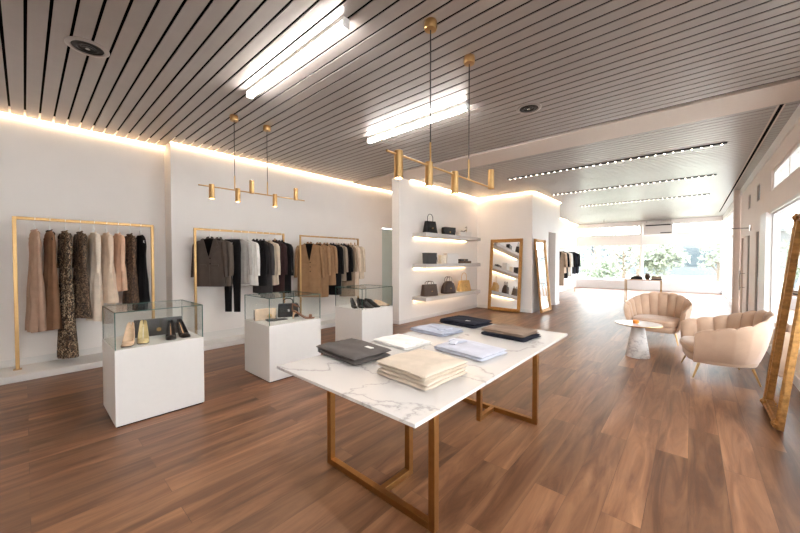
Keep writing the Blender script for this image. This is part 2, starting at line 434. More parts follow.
# ------------------------------------------------------------------ outside
struct('lawn', B((-60, YB+.3, -.2), (60, 110, -.12)), 'grass')
struct('pavement', B((1.3, -12, -.2), (40, YB+.3, -.12)), 'pave')
cn = MB().box((1.26, -6, 3.75), (3.9, 16.5, 3.95))  # invented canopy and posts, added to cut high sky light through the glazing
for yy in (-5.5, -1.8, 1.9, 5.6, 9.3, 13.0, 16.2): cn.box((3.72, yy, -.12), (3.86, yy+.14, 3.75))
struct('added_canopy', cn, 'frame', label='added flat canopy outside, shading the right glass wall')
def tree(label, x, y, h, r, trunk, leafm, n=1500, group='trees outside the windows', low=.35, seed=1):
    rnd = random.Random(seed)
    t = thing('tree' if trunk else 'shrub', label, 'tree' if trunk else 'shrub', (x, y, -.12), 0, group)
    if trunk:
        mb = MB().tube([(0, 0, 0), (.05, .02, h*.3), (0, .05, h*.6)], [.14, .1, .05], 8)
        for i in range(7):
            a = i*2.4; z = h*(.25+.06*i)
            mb.tube([(0, 0, z), (r*.35*math.cos(a), r*.35*math.sin(a), z+h*.14), (r*.6*math.cos(a), r*.6*math.sin(a), z+h*.3)], [.06, .035, .012], 6)
        obj('trunk', mb, 'bark', t)
    mb = MB()
    blobs = [(rnd.gauss(0, r*.4), rnd.gauss(0, r*.4), h*(low+(1-low)*rnd.random()*.9), r*(.3+.25*rnd.random())) for _ in range(12)]
    for i in range(n):
        bx, by, bz, br = blobs[i % 12]
        d = Vector((rnd.gauss(0, 1), rnd.gauss(0, 1), rnd.gauss(0, 1))).normalized()*br*rnd.random()**.4
        p = Vector((bx, by, max(.1, bz)))+d; p.z = max(.05, p.z)
        u = Vector((rnd.gauss(0, 1), rnd.gauss(0, 1), rnd.gauss(0, 1))).normalized()
        w = u.orthogonal().normalized(); s2 = .08+.08*rnd.random()
        q = u.cross(w)
        mb.add([p-u*s2, p-w*s2*.5+q*.01, p+u*s2, p+w*s2*.5+q*.01], [(0, 1, 2, 3)])
    obj('foliage', mb, leafm, t, smooth=0)
    return t
tree('pale leafy tree left of the window post, beside the bare-branched one', -7.4, 27.5, 4.2, 1.9, True, 'leafpale', seed=2)
tree('loose tree with bare dark branches behind the far console table', -3.3, 25.5, 3.4, 1.3, True, 'leafpale', n=500, seed=3)
tree('rounded pale shrub just right of the window post', -1.7, 27, 3.1, 1.5, False, 'leafpale', n=2200, low=.15, seed=4, group='shrubs outside the back windows')
tree('green tree at the far left edge of the back window', -9.6, 31, 5.0, 2.3, True, 'leaf', seed=5)
tree('small tree at the right end of the back window', 1.2, 28, 3.0, 1.0, True, 'leafpale', n=900, seed=6)
tree('low hedge-like shrub on the lawn left of the window post', -5.0, 30, 1.6, 1.6, False, 'leaf', n=1400, low=.1, seed=7, group='shrubs outside the back windows')
tree('tree seen through the right glass wall behind the gilt mirror', 5.5, 16, 4.5, 1.8, True, 'leaf', seed=8)
tree('second tree through the right glass wall, beyond the first', 4.2, 20.5, 4.0, 1.5, True, 'leafpale', seed=9)
for i, (x_, y_, h_, r_) in enumerate(((-17, 42, 6.5, 2.8), (-11.5, 41, 7.5, 3.0), (-7.5, 39, 6.5, 2.6), (-4.2, 42, 7.5, 2.8), (4.6, 41, 7, 2.6))):
    tree(('far tree at the left end of the row beyond the lawn', 'tall far tree, second from the left in the row beyond the lawn', 'far tree in the middle of the row beyond the lawn', 'far tree just left of the low grey building', 'far tree right of the low grey building')[i], x_, y_, h_, r_, True, 'leafpale' if i % 2 else 'leaf', n=1100, low=.12, seed=20+i, group='far trees beyond the lawn')
t = thing('building', 'low grey building with wide windows across the lawn', 'building', (.5, 47, -.12))
obj('wall', MB().box((-9, 0, 0), (9, 6, .9)).box((-9, .05, .9), (9, 6, 3.6)).box((-9, 0, 3.0), (9, 6, 4.4)), 'facade', t)
obj('roof', B((-9.5, -.6, 4.4), (9.5, 6.4, 4.65)), 'facade', t)
for i in range(7):
    w = obj('window', B((-8.7+i*2.5, -.02, 1.0), (-6.5+i*2.5, .06, 2.95)), 'facadeglass', t)
t = thing('building', 'added pale building blocking low sky beyond the right glass wall', 'building', (8.5, 6, -.12))  # invented building, put opposite the glazing to block horizontal sky light
obj('wall', B((0, -22, 0), (6, 9, 5.2)), 'added_facade', t)
for i in range(7): obj('window', B((-.03, -20+i*4, .9), (.05, -18+i*4, 2.9)), 'facadeglass', t)
t = thing('building', 'distant pale house with dark windows behind the left trees', 'building', (-14, 50, -.12))
obj('wall', B((-4, 0, 0), (4, 7, 4.2)), 'facade', t)
obj('roof', MB().add([(-4.4, -.5, 4.2), (4.4, -.5, 4.2), (4.4, 7.5, 4.2), (-4.4, 7.5, 4.2), (-4.4, 3.5, 6), (4.4, 3.5, 6)], [(0, 1, 5, 4), (2, 3, 4, 5), (0, 4, 3), (1, 2, 5), (3, 2, 1, 0)]), 'bark', t)
for i in range(3): obj('window', B((-3.3+i*2.5, -.03, 1.2), (-1.9+i*2.5, .05, 2.8)), 'facadeglass', t)

# ------------------------------------------------------------------ ceiling fittings
def tube_light(label, x0, x1, y):
    t = thing('tube_light', label, 'ceiling light', ((x0+x1)/2, y, H), 0, 'tube lights under the slatted ceiling')
    l = (x1-x0)/2
    obj('housing', B((-l, -.034, -.035), (l, .034, 0)), 'frame', t, bevel=.003)
    n = 14; mb = MB()
    rings = []
    for i in range(2):
        x = -l+.012 if i == 0 else l-.012
        rings.append([(x, -.032, -.035), (x, -.032, -.072), (x, -.022, -.085), (x, .022, -.085), (x, .032, -.072), (x, .032, -.035)])
    mb.loft(rings)
    obj('diffuser', mb, 'tube', t)
    for sx in (-1, 1): obj('end_cap', B((sx*l-.012*(sx > 0), -.035, -.089), (sx*l+.012*(sx < 0), .035, -.034)), 'frame', t)
tube_light('long white tube light on the ceiling nearer the left wall and air vent', -4.0, -2.19, 1.81)
tube_light('long white tube light on the ceiling above the handbag wall, farther one', -4.05, -2.2, 3.81)

def round_vent(label, x, y):
    t = thing('ceiling_vent', label, 'air vent', (x, y, H), 0, 'round vents in the slatted ceiling')
    obj('rim', MB().lathe([(.118, 0), (.158, 0), (.16, -.006), (.15, -.012), (.128, -.016), (.118, -.01)], 36, cap=False), 'slat', t)
    obj('cone', MB().lathe([(.119, -.001), (.118, -.006), (.085, -.004), (.072, -.012), (.05, -.006), (.046, -.014), (.02, -.008), (.0015, -.008)], 36), 'blackmetal', t)
    obj('hub', MB().lathe([(.001, -.02), (.018, -.018), (.02, -.008)], 16), 'chrome', t)
round_vent('round black ceiling vent at the upper left', -4.34, .43)
round_vent('round black ceiling vent right of the brass pendant', -1.66, 4.48)

for lab, x0, x1, y in (('nearest row of small spotlights set across the far ceiling', -3.5, .43, 8.05),
                       ('middle row of small spotlights across the far ceiling', -3.3, .41, 10.87),
                       ('farthest faint row of small spotlights across the ceiling', -3.2, .39, 13.93)):
    t = thing('spotlight_track', lab, 'track light', ((x0+x1)/2, y, H), 0, 'spotlight rows across the far ceiling')
    l = (x1-x0)/2
    obj('housing', B((-l, -.035, -.018), (l, .035, .01)), 'blackmetal', t)
    n = 30
    for i in range(n):
        x = -l+(i+.5)*2*l/n
        obj('lamp', B((x-.011, -.011, -.0215), (x+.011, .011, -.0182)), 'dot', t)

t = thing('sprinkler', 'small white sprinkler head under the far ceiling', 'sprinkler', (-3.36, 19.4, H))
obj('pipe', MB().lathe([(.05, 0), (.05, -.015), (.014, -.02), (.014, -.1), (.03, -.105), (.03, -.125), (.004, -.13)], 14), 'chrome', t)

def pendant(label, x, y0, y1, zb, cords, cyls, r=.032, ln=.2):
    t = thing('pendant_light', label, 'pendant lamp', (x, (y0+y1)/2, H), 0, 'brass pendant bars')
    c = (y0+y1)/2; z = zb-H
    obj('bar', MB().tube([(0, y0-c, z), (0, y1-c, z)], .009, 10), 'brass', t)
    for y in cords:
        cp = obj('canopy', MB().lathe([(.004, -.075), (.05, -.072), (.055, -.06), (.055, -.008), (.05, 0)], 28), 'brass', t)
        cp.location = (0, y-c, 0)
        obj('cord', MB().tube([(0, y-c, -.075), (0, y-c, z+.2)], .005, 8), 'blackmetal', t)
        obj('stem', MB().tube([(0, y-c, z+.008), (0, y-c, z+.2)], .0085, 10), 'brass', t)
    for y, s in cyls:
        off = .03
        if s < 0: a, b2 = z-ln+off, z+off
        else: a, b2 = z-.012, z+ln-.012
        sh = obj('lamp_shade', MB().lathe([(r-.004, a+.012), (r-.004, a), (r, a+.001), (r, b2-.003), (r-.003, b2), (.002, b2)], 24), 'brass', t)
        sh.location = (0, y-c, 0)
        zl = a+.012 if s < 0 else b2+.0005
        lp = obj('lamp', MB().lathe([(.001, zl-.002), (r-.005, zl-.002), (r-.005, zl), (.001, zl)], 20), 'lamp', sh)
pendant('brass pendant bar with four cylinder lamps above the marble table', -1.69, 1.77, 3.52, 2.40, (2.31, 2.96), ((1.90, -1), (2.29, -1), (2.70, -1), (3.45, 1)), .034, .21)
pendant('smaller-looking brass pendant bar with five cylinder lamps by the left clothes rails', -4.855, 1.52, 3.10, 2.58, (1.98, 2.46), ((1.68, -1), (2.02, -1), (2.22, 1), (2.58, -1), (2.94, 1)), .034, .19)

t = thing('air_conditioner', 'boxy white air conditioner with dark louvre below the far ceiling', 'air conditioner', (-1.30, YB-.18, 2.86))
obj('body', B((-.58, -.3, 0), (.58, .12, .60)), 'aircon', t, bevel=.02)
obj('louvre', MB().box((-.5, -.315, .44), (.5, -.30, .50)).box((.1, -.315, .06), (.52, -.30, .1)), 'blackmetal', t)
obj('bracket', MB().box((-.5, -.02, .6), (-.46, .02, .752)).box((.46, -.02, .6), (.5, .02, .752)), 'aircon', t)
# ------------------------------------------------------------------ clothes rails and garments
def rail(label, x, y0, y1, z0, z1, s=.016, m='brass', foot=True):
    t = thing('clothes_rail', label, 'clothes rail', (x, (y0+y1)/2, z0), 0, 'brass clothes rails')
    l = (y1-y0)/2; h = z1-z0
    for sy in (-1, 1):
        obj('post', B((-s, sy*l-s, .008), (s, sy*l+s, h-.0005)), m, t, bevel=.003)
        obj('foot', B((-.05, sy*l-.04, 0), (.05, sy*l+.04, .008)), m, t, bevel=.002)
    obj('top_rail', B((-s, -l+s, h-2*s), (s, l-s, h)), m, t, bevel=.003)
    return t

def interp(keys, z):
    for (z0, *a), (z1, *b) in zip(keys, keys[1:]):
        if z1 <= z <= z0:
            q = (z0-z)/(z0-z1) if z0 != z1 else 0
            q = q*q*(3-2*q)
            return [p+(r-p)*q for p, r in zip(a, b)]
    return list(keys[-1][1:])

def body(mb, keys, fold=.12, k=7, ph=0., n=44, steps=26, power=.75, mi=0, cx=0., cap1=True, hemwave=.0, skew=0.):
    zt, zb = keys[0][0], keys[-1][0]
    zs = sorted(set([q[0] for q in keys]+[zt+(zb-zt)*i/steps for i in range(steps+1)]), reverse=True)
    rings = []
    for z in zs:
        hw, hd = interp(keys, z)
        q = (zt-z)/(zt-zb)
        ring = []
        for j in range(n):
            a = 2*PI*j/n
            c, s = math.cos(a), math.sin(a)
            x = hw*math.copysign(abs(c)**power, c); y = hd*math.copysign(abs(s)**power, s)
            w = fold*min(1, q*1.6)
            y *= 1+w*2.2*math.sin(k*c*2.1+ph+.6*q)
            x *= 1+w*.35*math.sin(k*a*.5+ph*2)
            zz = z+hemwave*q*math.sin(2*a+ph)+skew*q*c
            ring.append((cx+x, y, zz))
        rings.append(ring)
    mb.loft(rings, True, cap1, mi)
    return mb

def sleeve(side, sh, z0, length, r=.058, out=.05, fwd=-.02, ph=0.):
    mb = MB(); rings = []; n = 16
    for i in range(15):
        q = i/14
        cx = side*(sh-.03+out*(q**.6)); cz = z0-length*q; cy = fwd*q*q
        rr = r*(1-.3*q)*(1+.05*math.sin(9*q+ph)); fl = .72
        if i == 0: rr *= .55; cz += .012
        ring = []
        for j in range(n):
            a = 2*PI*j/n
            ring.append((cx+rr*fl*math.cos(a), cy+rr*1.0*math.sin(a)*(1+.08*math.sin(3*a+6*q+ph)), cz+side*0*rr))
        rings.append(ring)
    return mb.loft(rings)

DZ = .065
def hanger(label, loc, rot, m='white_hanger', half=.17, drop=.155, clip=False):
    t = thing('clothes_hanger', label, 'hanger', loc, rot, 'clothes hangers on the rails')
    pts = [(.024*math.cos(a), 0, .005+.024*math.sin(a)) for a in [PI*1.05-i*PI*1.15/10 for i in range(11)]]
    pts = [(p[0], p[1], p[2]) for p in pts] + [(.014, 0, -.03), (0, 0, -.045), (0, 0, -.085-DZ)]
    obj('hook', MB().tube(pts, .004, 8), 'hanger', t)
    mm = 'hanger' if m == 'white_hanger' else 'woodhanger'
    arms = MB()
    if clip: arms.tube([(-half*.8, 0, -.09-DZ), (half*.8, 0, -.09-DZ)], .008, 8)
    else: arms.tube([(-half, 0, -drop-DZ), (-half*.5, 0, -.112-DZ), (0, 0, -.088-DZ), (half*.5, 0, -.112-DZ), (half, 0, -drop-DZ)], .008, 8)
    obj('arms', arms, mm, t)
    nk = MB().tube([(0, 0, -.092-DZ), (0, 0, -.035-DZ)], .013, 10)
    obj('neck', nk, mm, t)
    return t

def shoulders(sh, d): return [(-.088, .045, .025), (-.10, .062, d*.6), (-.118, .10, d*.75), (-.142, sh*.82, d*.85), (-.165, sh*.98, d), (-.2, sh, d)]

def garment(kind, label, cat, loc, rot, zb, m, sh=.2, d=.045, hem=.2, ph=0., lining='black', group=None, trimm=None, sl=.58, short=False):
    """zb: hem z in world, loc z: rail top. local z is relative."""
    zl = zb-loc[2]
    nm = {'dress': 'hanging_dress', 'gown': 'hanging_dress', 'blouse': 'hanging_blouse', 'blazer': 'hanging_blazer', 'coat': 'hanging_coat', 'trousers': 'hanging_trousers', 'top': 'hanging_blouse'}[kind]
    t = thing(nm, label, cat, loc, rot, group)
    if kind in ('dress', 'gown', 'top'):
        mb = MB(); wa = sh*.74
        keys = [(-.10, sh*.32, .014), (-.125, sh*.55, .024), (-.17, sh*.74, .034), (-.29, sh*.84, d*.85), (-.44 if zl < -.75 else zl*.6, wa, d*.78), (zl*.72 if zl < -.8 else zl*.85, (wa+hem)/2, d*1.1), (zl, hem, d*1.4)]
        body(mb, keys, .22, 6, ph, hemwave=.01, power=.9)
        obj('body', mb, m, t)
        cl = MB().tube([(.055*math.cos(a), -.004+.028*math.sin(a), -.098+.012*math.sin(a)) for a in [2*PI*i/20 for i in range(21)]], .008, 6)
        obj('neckline', cl, trimm or m, t)
        if kind == 'dress':
            for s in (-1, 1): obj('armhole_trim', MB().tube([(s*(sh*.60+.03*q), 0+.03*math.sin(q*PI*2)*.6, -.115-.14*q) for q in [i/8 for i in range(9)]], .007, 6), trimm or m, t)
        else:
            for s in (-1, 1): obj('sleeve', sleeve(s, sh*.82, -.14, min(sl, -zl*.55), .038, .035, ph=ph), m, t)
    elif kind == 'blouse':
        mb = MB()
        keys = shoulders(sh, d)+[(-.35, sh*.95, d), (zl*.8, sh*.95, d*1.05), (zl, sh*1.0, d)]
        body(mb, keys, .12, 6, ph, hemwave=.012)
        obj('body', mb, m, t)
        for s in (-1, 1): obj('sleeve', sleeve(s, sh, -.165, sl, .055, .05, ph=ph), m, t)
        for s in (-1, 1): obj('collar', MB().pillow(s*.035, -.03, .07, .03, -.118, -.088, rot=s*-.5, nu=8, nv=8, wob=0), trimm or m, t)
        obj('placket', B((-.012, -d-.008, zl+.03), (.012, -d*.7, -.14)), m, t, bevel=.003)
    elif kind in ('blazer', 'coat'):
        mb = MB()
        hm = sh*1.02 if kind == 'blazer' else hem
        keys = shoulders(sh, d)+[(-.42, sh*.88, d), (-.6 if zl < -.65 else zl*.9, sh*.95, d*1.05), (zl, hm, d*1.1)]
        body(mb, keys, .035, 4, ph, hemwave=.006)
        obj('body', mb, m, t)
        for s in (-1, 1): obj('sleeve', sleeve(s, sh, -.168, sl, .066, .055, fwd=-.03, ph=ph), m, t)
        yf = -d*1.02
        vz = -.42 if kind == 'blazer' else -.5
        v = MB().add([(-.105, yf*.95-.014, -.11), (.105, yf*.95-.014, -.11), (0, yf*1.08-.016, vz)] + [(-.1, yf*.2, -.11), (.1, yf*.2, -.11), (0, yf*.2, vz)], [(0, 2, 1), (3, 4, 5), (0, 3, 5, 2), (1, 2, 5, 4), (0, 1, 4, 3)])
        obj('lining', v, lining, t)
        for s in (-1, 1):
            pr = [(s*.085, -.098), (s*.125, -.12), (s*.175, -.24), (s*.135, -.252), (s*.155, -.28), (s*.004, vz-.015)]
            lv = []
            for dy in (-.006, .012):
                for x, z in pr: lv.append((x, yf*(.95 if z > -.13 else 1.06)-.02+dy, z))
            n = 6; fs = [tuple(range(n)), tuple(range(2*n-1, n-1, -1))]+[(i, (i+1) % n, n+(i+1) % n, n+i)[::-1] for i in range(n)]
            obj('lapel', MB().add(lv, fs), m, t, smooth=20)
        obj('collar', MB().tube([(-.05, yf*.6, -.105), (-.045, .0, -.082), (0, .022, -.074), (.045, 0, -.082), (.05, yf*.6, -.105)], [.012, .016, .018, .016, .012], 8), m, t)
        for i in range(2 if kind == 'blazer' else 3):
            bz = vz-.03-.1*i
            if bz > zl+.05: obj('button', MB().lathe([(.001, -.004), (.011, -.003), (.011, .003), (.001, .004)], 12, T=Matrix.Translation((.02, yf*1.1-.004, bz)) @ Matrix.Rotation(PI/2, 4, 'X')), 'black', t)
        for s in (-1, 1): obj('pocket_flap', B((s*.1-.055, yf*1.16-.003, max(zl+.1, -.6)), (s*.1+.055, yf*.8, max(zl+.1, -.6)+.04)), m, t, bevel=.004)
        obj('front_edge', MB().tube([(.004, yf*1.08-.004, vz-.01), (.006, yf*1.14-.004, (vz+zl)/2), (.012, yf*1.14-.004, zl+.01)], .005, 6), m, t)
    elif kind == 'trousers':
        for s in (-1, 1):
            keys = [(-.15, .075, .03), (-.25, .085, .036), (-.45, .08, .036), (zl, .062, .03)]
            obj('leg', body(MB(), keys, .05, 3, ph+s, cx=s*.088, n=28, skew=0), m, t)
        obj('waistband', body(MB(), [(-.095, .155, .022), (-.152, .16, .03)], 0, n=32, steps=3), m, t)
    return t

def hang(kind, label, cat, x, y, zr, zb, m, ang=48, hlabel=None, hm='white_hanger', **kw):
    loc = (x, y, zr); rot = math.radians(ang)
    garment(kind, label, cat, (x, y, zr-DZ), rot, zb, m, **kw)
    hanger(hlabel, loc, rot, hm, half=min(.16, kw.get('sh', .2)*.6), clip=(kind == 'trousers'))

F = {}
for n_, c in dict(taupe=(176, 146, 126), brown=(134, 100, 76), black=(24, 22, 23), ivory=(226, 210, 192), cream=(222, 200, 178), peach=(218, 180, 152), greybrown=(80, 70, 64),
                  greybrown2=(98, 88, 80), lightgrey=(178, 172, 166), white=(232, 228, 222), darkgrey=(66, 62, 62), burgundy=(58, 40, 40), beige=(208, 190, 168), camel=(152, 117, 85),
                  camel2=(160, 125, 93), greige=(160, 142, 124), navy=(34, 36, 46), cardigan=(150, 128, 108)).items():
    F[n_] = fabric(n_+'_cloth', S(*c))
F['leopard'] = pattern('brown_print_cloth', [S(28, 22, 20), S(120, 92, 66), S(44, 33, 27), S(196, 172, 142), S(30, 24, 22), S(88, 66, 48)], 75)
F['leopard2'] = pattern('fine_print_cloth', [S(34, 27, 24), S(150, 124, 98), S(52, 40, 33), S(112, 86, 64), S(36, 28, 26)], 85)
F['tweed'] = pattern('dark_brown_tweed', [S(40, 30, 25), S(98, 72, 54), S(60, 44, 35), S(120, 94, 72)], 70)

rail('tall brass clothes rail nearest the left edge, holding the dresses', -6.93, -.085, 1.45, .09, 2.19, .02)
R1 = -6.93; zr = 2.18
g1 = 'dresses on the nearest rail'
hang('dress', 'taupe sleeveless dress, first on the nearest rail', 'dress', R1, .10, zr, .60, F['taupe'], 15, 'hanger of the first taupe dress on the nearest rail', sh=.185, hem=.19, ph=.3, d=.05, group=g1)
hang('dress', 'brown sleeveless dress, second on the nearest rail', 'dress', R1, .245, zr, .60, F['brown'], 15, 'hanger of the brown dress, second on the nearest rail', sh=.185, hem=.17, ph=1.4, trimm=F['black'], d=.05, group=g1)
hang('gown', 'longest dress, dark brown print reaching almost to the white ledge', 'dress', R1, .40, zr, .16, F['leopard'], 15, 'hanger of the longest printed dress', sh=.185, hem=.2, ph=2.2, sl=.5, d=.05, group=g1)
hang('gown', 'knee length brown printed dress just right of the longest dress', 'dress', R1, .56, zr, .72, F['leopard2'], 15, 'hanger of the knee length printed dress', sh=.185, hem=.2, ph=3.3, sl=.5, d=.05, group=g1)
hang('gown', 'narrow ivory dress right of the printed dresses', 'dress', R1, .715, zr, .66, F['ivory'], 15, 'hanger of the narrow ivory dress', sh=.18, hem=.16, ph=4.1, d=.05, group=g1)
hang('gown', 'flared cream dress in the middle right of the nearest rail', 'dress', R1, .86, zr, .92, F['cream'], 15, 'hanger of the flared cream dress', sh=.19, hem=.25, ph=5., d=.05, group=g1)
hang('top', 'short peach blouse, shortest on the nearest rail', 'blouse', R1, 1.0, zr, 1.10, F['peach'], 15, 'hanger of the short peach blouse', sh=.19, hem=.19, ph=.9, d=.05, group=g1)
hang('gown', 'slim dark brown tweed dress beside the black one', 'dress', R1, 1.15, zr, .88, F['tweed'], 15, 'hanger of the slim tweed dress', sh=.17, hem=.15, ph=2.6, d=.05, group=g1)
hang('dress', 'black sleeveless dress with pale neckline, last on the nearest rail', 'dress', R1, 1.29, zr, .76, F['black'], 15, 'hanger of the black dress, last on the nearest rail', sh=.185, hem=.19, ph=1.9, trimm=F['white'], d=.05, group=g1)

rail('brass clothes rail of dark jackets behind the middle glass case', -6.47, 1.96, 3.62, .09, 2.15, .018)
R2 = -6.47; zr = 2.14; g2 = 'jackets and blouses on the middle rail'
hang('blazer', 'grey brown blazer with lapels, first on the middle rail', 'blazer', R2, 2.20, zr, 1.12, F['greybrown'], 50, 'hanger of the first grey brown blazer', sh=.25, d=.05, ph=.2, sl=.62, group=g2)
hang('blazer', 'grey brown jacket, second on the middle rail behind the first blazer', 'blazer', R2, 2.35, zr, 1.12, F['greybrown2'], 34, 'hanger of the second grey brown jacket', sh=.23, d=.045, ph=1.2, sl=.6, group=g2)
hang('trousers', 'long black trousers hanging lowest on the middle rail', 'trousers', R2, 2.58, zr, .62, F['black'], 34, 'clip hanger of the long black trousers', ph=2., group=g2)
hang('blouse', 'light grey blouse squeezed right of the black trousers', 'blouse', R2, 2.73, zr, 1.14, F['lightgrey'], 34, 'hanger of the light grey blouse', sh=.2, d=.036, ph=2.4, sl=.6, group=g2)
hang('blouse', 'white blouse in the middle of the dark jackets', 'blouse', R2, 2.87, zr, 1.10, F['white'], 34, 'hanger of the white blouse', sh=.21, d=.04, ph=3., sl=.62, group=g2)
hang('blazer', 'black jacket just right of the white blouse', 'blazer', R2, 3.02, zr, 1.09, F['black'], 34, 'hanger of the black jacket by the white blouse', sh=.23, d=.045, ph=.7, lining=F['darkgrey'], sl=.6, group=g2)
hang('coat', 'dark grey coat left of the beige blouse', 'coat', R2, 3.16, zr, .93, F['darkgrey'], 34, 'hanger of the dark grey coat', sh=.21, d=.04, hem=.21, ph=1.7, sl=.62, group=g2)
hang('blouse', 'beige blouse among the dark coats on the middle rail', 'blouse', R2, 3.29, zr, 1.09, F['beige'], 34, 'hanger of the beige blouse among the dark coats', sh=.21, d=.04, ph=.5, sl=.62, group=g2)
hang('coat', 'dark burgundy coat second from the end of the middle rail', 'coat', R2, 3.43, zr, .92, F['burgundy'], 34, 'wooden hanger of the burgundy coat', 'wood', sh=.22, d=.042, hem=.2, ph=2.1, sl=.62, group=g2)
hang('coat', 'black coat, last at the right end of the middle rail', 'coat', R2, 3.56, zr, .91, F['black'], 34, 'hanger of the last black coat on the middle rail', sh=.23, d=.042, hem=.22, ph=.1, lining=F['darkgrey'], sl=.64, group=g2)

rail('brass clothes rail of camel coats behind the farther glass case', -6.47, 4.02, 5.70, .09, 2.14, .016)
R3 = -6.47; zr = 2.13; g3 = 'coats on the rail behind the farther glass case'
hang('coat', 'long camel coat with open lapels, first on the camel coat rail', 'coat', R3, 4.25, zr, .76, F['camel'], 52, 'hanger of the first long camel coat', sh=.27, d=.05, hem=.26, ph=.4, sl=.7, group=g3)
hang('coat', 'camel coat, second on its rail, tucked behind the first', 'coat', R3, 4.50, zr, .74, F['camel2'], 34, 'hanger of the second camel coat', sh=.24, d=.045, hem=.23, ph=1.4, sl=.66, group=g3)
hang('blazer', 'short camel jacket, third on the camel coat rail', 'blazer', R3, 4.70, zr, 1.0, F['camel2'], 34, 'hanger of the short camel jacket', sh=.24, d=.045, ph=2.3, sl=.62, group=g3)
hang('coat', 'long black coat next to the camel jackets', 'coat', R3, 4.88, zr, .76, F['black'], 34, 'hanger of the long black coat by the camel jackets', sh=.24, d=.045, hem=.22, ph=.9, lining=F['darkgrey'], sl=.64, group=g3)
hang('blazer', 'greige jacket between the two black garments', 'blazer', R3, 5.04, zr, 1.08, F['greige'], 34, 'hanger of the greige jacket', sh=.22, d=.04, ph=3.1, sl=.6, group=g3)
hang('blazer', 'black jacket between greige and beige on the camel coat rail', 'blazer', R3, 5.20, zr, 1.08, F['black'], 34, 'hanger of the black jacket between greige and beige', sh=.22, d=.04, ph=1.1, lining=F['darkgrey'], sl=.6, group=g3)
hang('coat', 'long taupe coat right of the second black jacket', 'coat', R3, 5.34, zr, .68, F['cardigan'], 34, 'hanger of the long taupe coat', sh=.21, d=.038, hem=.2, ph=2.7, sl=.6, group=g3)
hang('coat', 'long cream coat second from the end by the grey doorway', 'coat', R3, 5.46, zr, .68, F['cream'], 34, 'wooden hanger of the long cream coat', 'wood', sh=.21, d=.036, hem=.2, ph=.8, sl=.6, group=g3)
hang('blouse', 'beige jacket, last on the camel coat rail beside the grey doorway', 'jacket', R3, 5.59, zr, 1.12, F['beige'], 34, 'wooden hanger of the last beige jacket', 'wood', sh=.24, d=.042, ph=.2, sl=.62, group=g3)

rail('distant clothes rail beyond the dark doorway near the back window', -4.40, 15.2, 18.3, 0, 2.12, .014)
R4 = -4.40; zr = 2.11; g4 = 'clothes on the distant rail'
for i, (y, m_, zb, kd, lb) in enumerate(((15.55, 'cardigan', .45, 'coat', 'long taupe coat nearest us on the distant rail'), (15.85, 'cream', 1.0, 'blouse', 'cream blouse second on the distant rail'),
        (16.15, 'black', .75, 'coat', 'black coat between pale blouses on the distant rail'), (16.45, 'ivory', 1.05, 'blouse', 'ivory blouse right of the black coat on the distant rail'),
        (16.8, 'white', .8, 'blouse', 'white shirt in the middle of the distant rail'), (17.15, 'black', .95, 'coat', 'black jacket just past the white shirt on the distant rail'),
        (17.5, 'navy', .9, 'coat', 'dark navy coat near the far end of the distant rail'), (17.85, 'black', .95, 'coat', 'black coat second from the far end of the distant rail'), (18.1, 'navy', .9, 'coat', 'navy coat at the far end of the distant rail, by the window'))):
    hang(kd, lb, 'clothes', R4, y, zr, zb, F[m_], 40, 'hanger of the '+lb, sh=.25, d=.06, hem=.24, ph=i*.9, sl=.62, group=g4)

# ------------------------------------------------------------------ plinths and glass cases
def plinth(label, x0, x1, y0, y1, h=.74):
    t = thing('display_plinth', label, 'plinth', ((x0+x1)/2, (y0+y1)/2, 0), 0, 'white display plinths')
    a, b2 = (x1-x0)/2, (y1-y0)/2
    obj('body', B((-a, -b2, .012), (a, b2, h-.0)), 'white', t, bevel=.004)
    obj('base', B((-a+.012, -b2+.012, 0), (a-.012, b2-.012, .012)), 'black', t)
    return t
def case(label, x0, x1, y0, y1, z0=.74, z1=1.10):
    t = thing('glass_case', label, 'glass case', ((x0+x1)/2, (y0+y1)/2, z0), 0, 'glass display cases')
    a, b2, h, w = (x1-x0)/2-.004, (y1-y0)/2-.004, z1-z0, .008
    for s in (-1, 1):
        obj('side_panel', B((-a+w, s*b2-(w if s > 0 else 0), 0.001), (a-w, s*b2+(w if s < 0 else 0), h-w)), 'case', t)
        obj('side_panel', B((s*a-(w if s > 0 else 0), -b2+w, 0.001), (s*a+(w if s < 0 else 0), b2-w, h-w)), 'case', t)
    obj('top_panel', B((-a+w, -b2+w, h-w), (a-w, b2-w, h)), 'case', t)
    e = MB()
    for sx in (-1, 1):
        for sy in (-1, 1):
            e.box((sx*a-w*(sx > 0), sy*b2-w*(sy > 0), .001), (sx*a+w*(sx < 0), sy*b2+w*(sy < 0), h))
    for s in (-1, 1):
        e.box((-a+w, s*b2-w*(s > 0), h-w), (a-w, s*b2+w*(s < 0), h)); e.box((s*a-w*(s > 0), -b2+w, h-w), (s*a+w*(s < 0), b2-w, h))
    obj('glass_edges', e, 'glassedge', t)
    return t
PL = ((-4.80, -4.06, .545, 1.305), (-4.80, -4.07, 2.07, 2.86), (-4.93, -4.19, 3.78, 4.55))
plinth('white plinth nearest the camera, holding the two pairs of pumps', *PL[0]); case('glass case of pumps on the nearest white plinth', *PL[0])
plinth('middle white plinth, with the clutch and black box bag on top', *PL[1]); case('glass case over the clutch and black box bag', *PL[1])
plinth('farthest white plinth, next to the handbag wall', *PL[2]); case('glass case of dark and beige shoes on the farthest plinth', *PL[2])

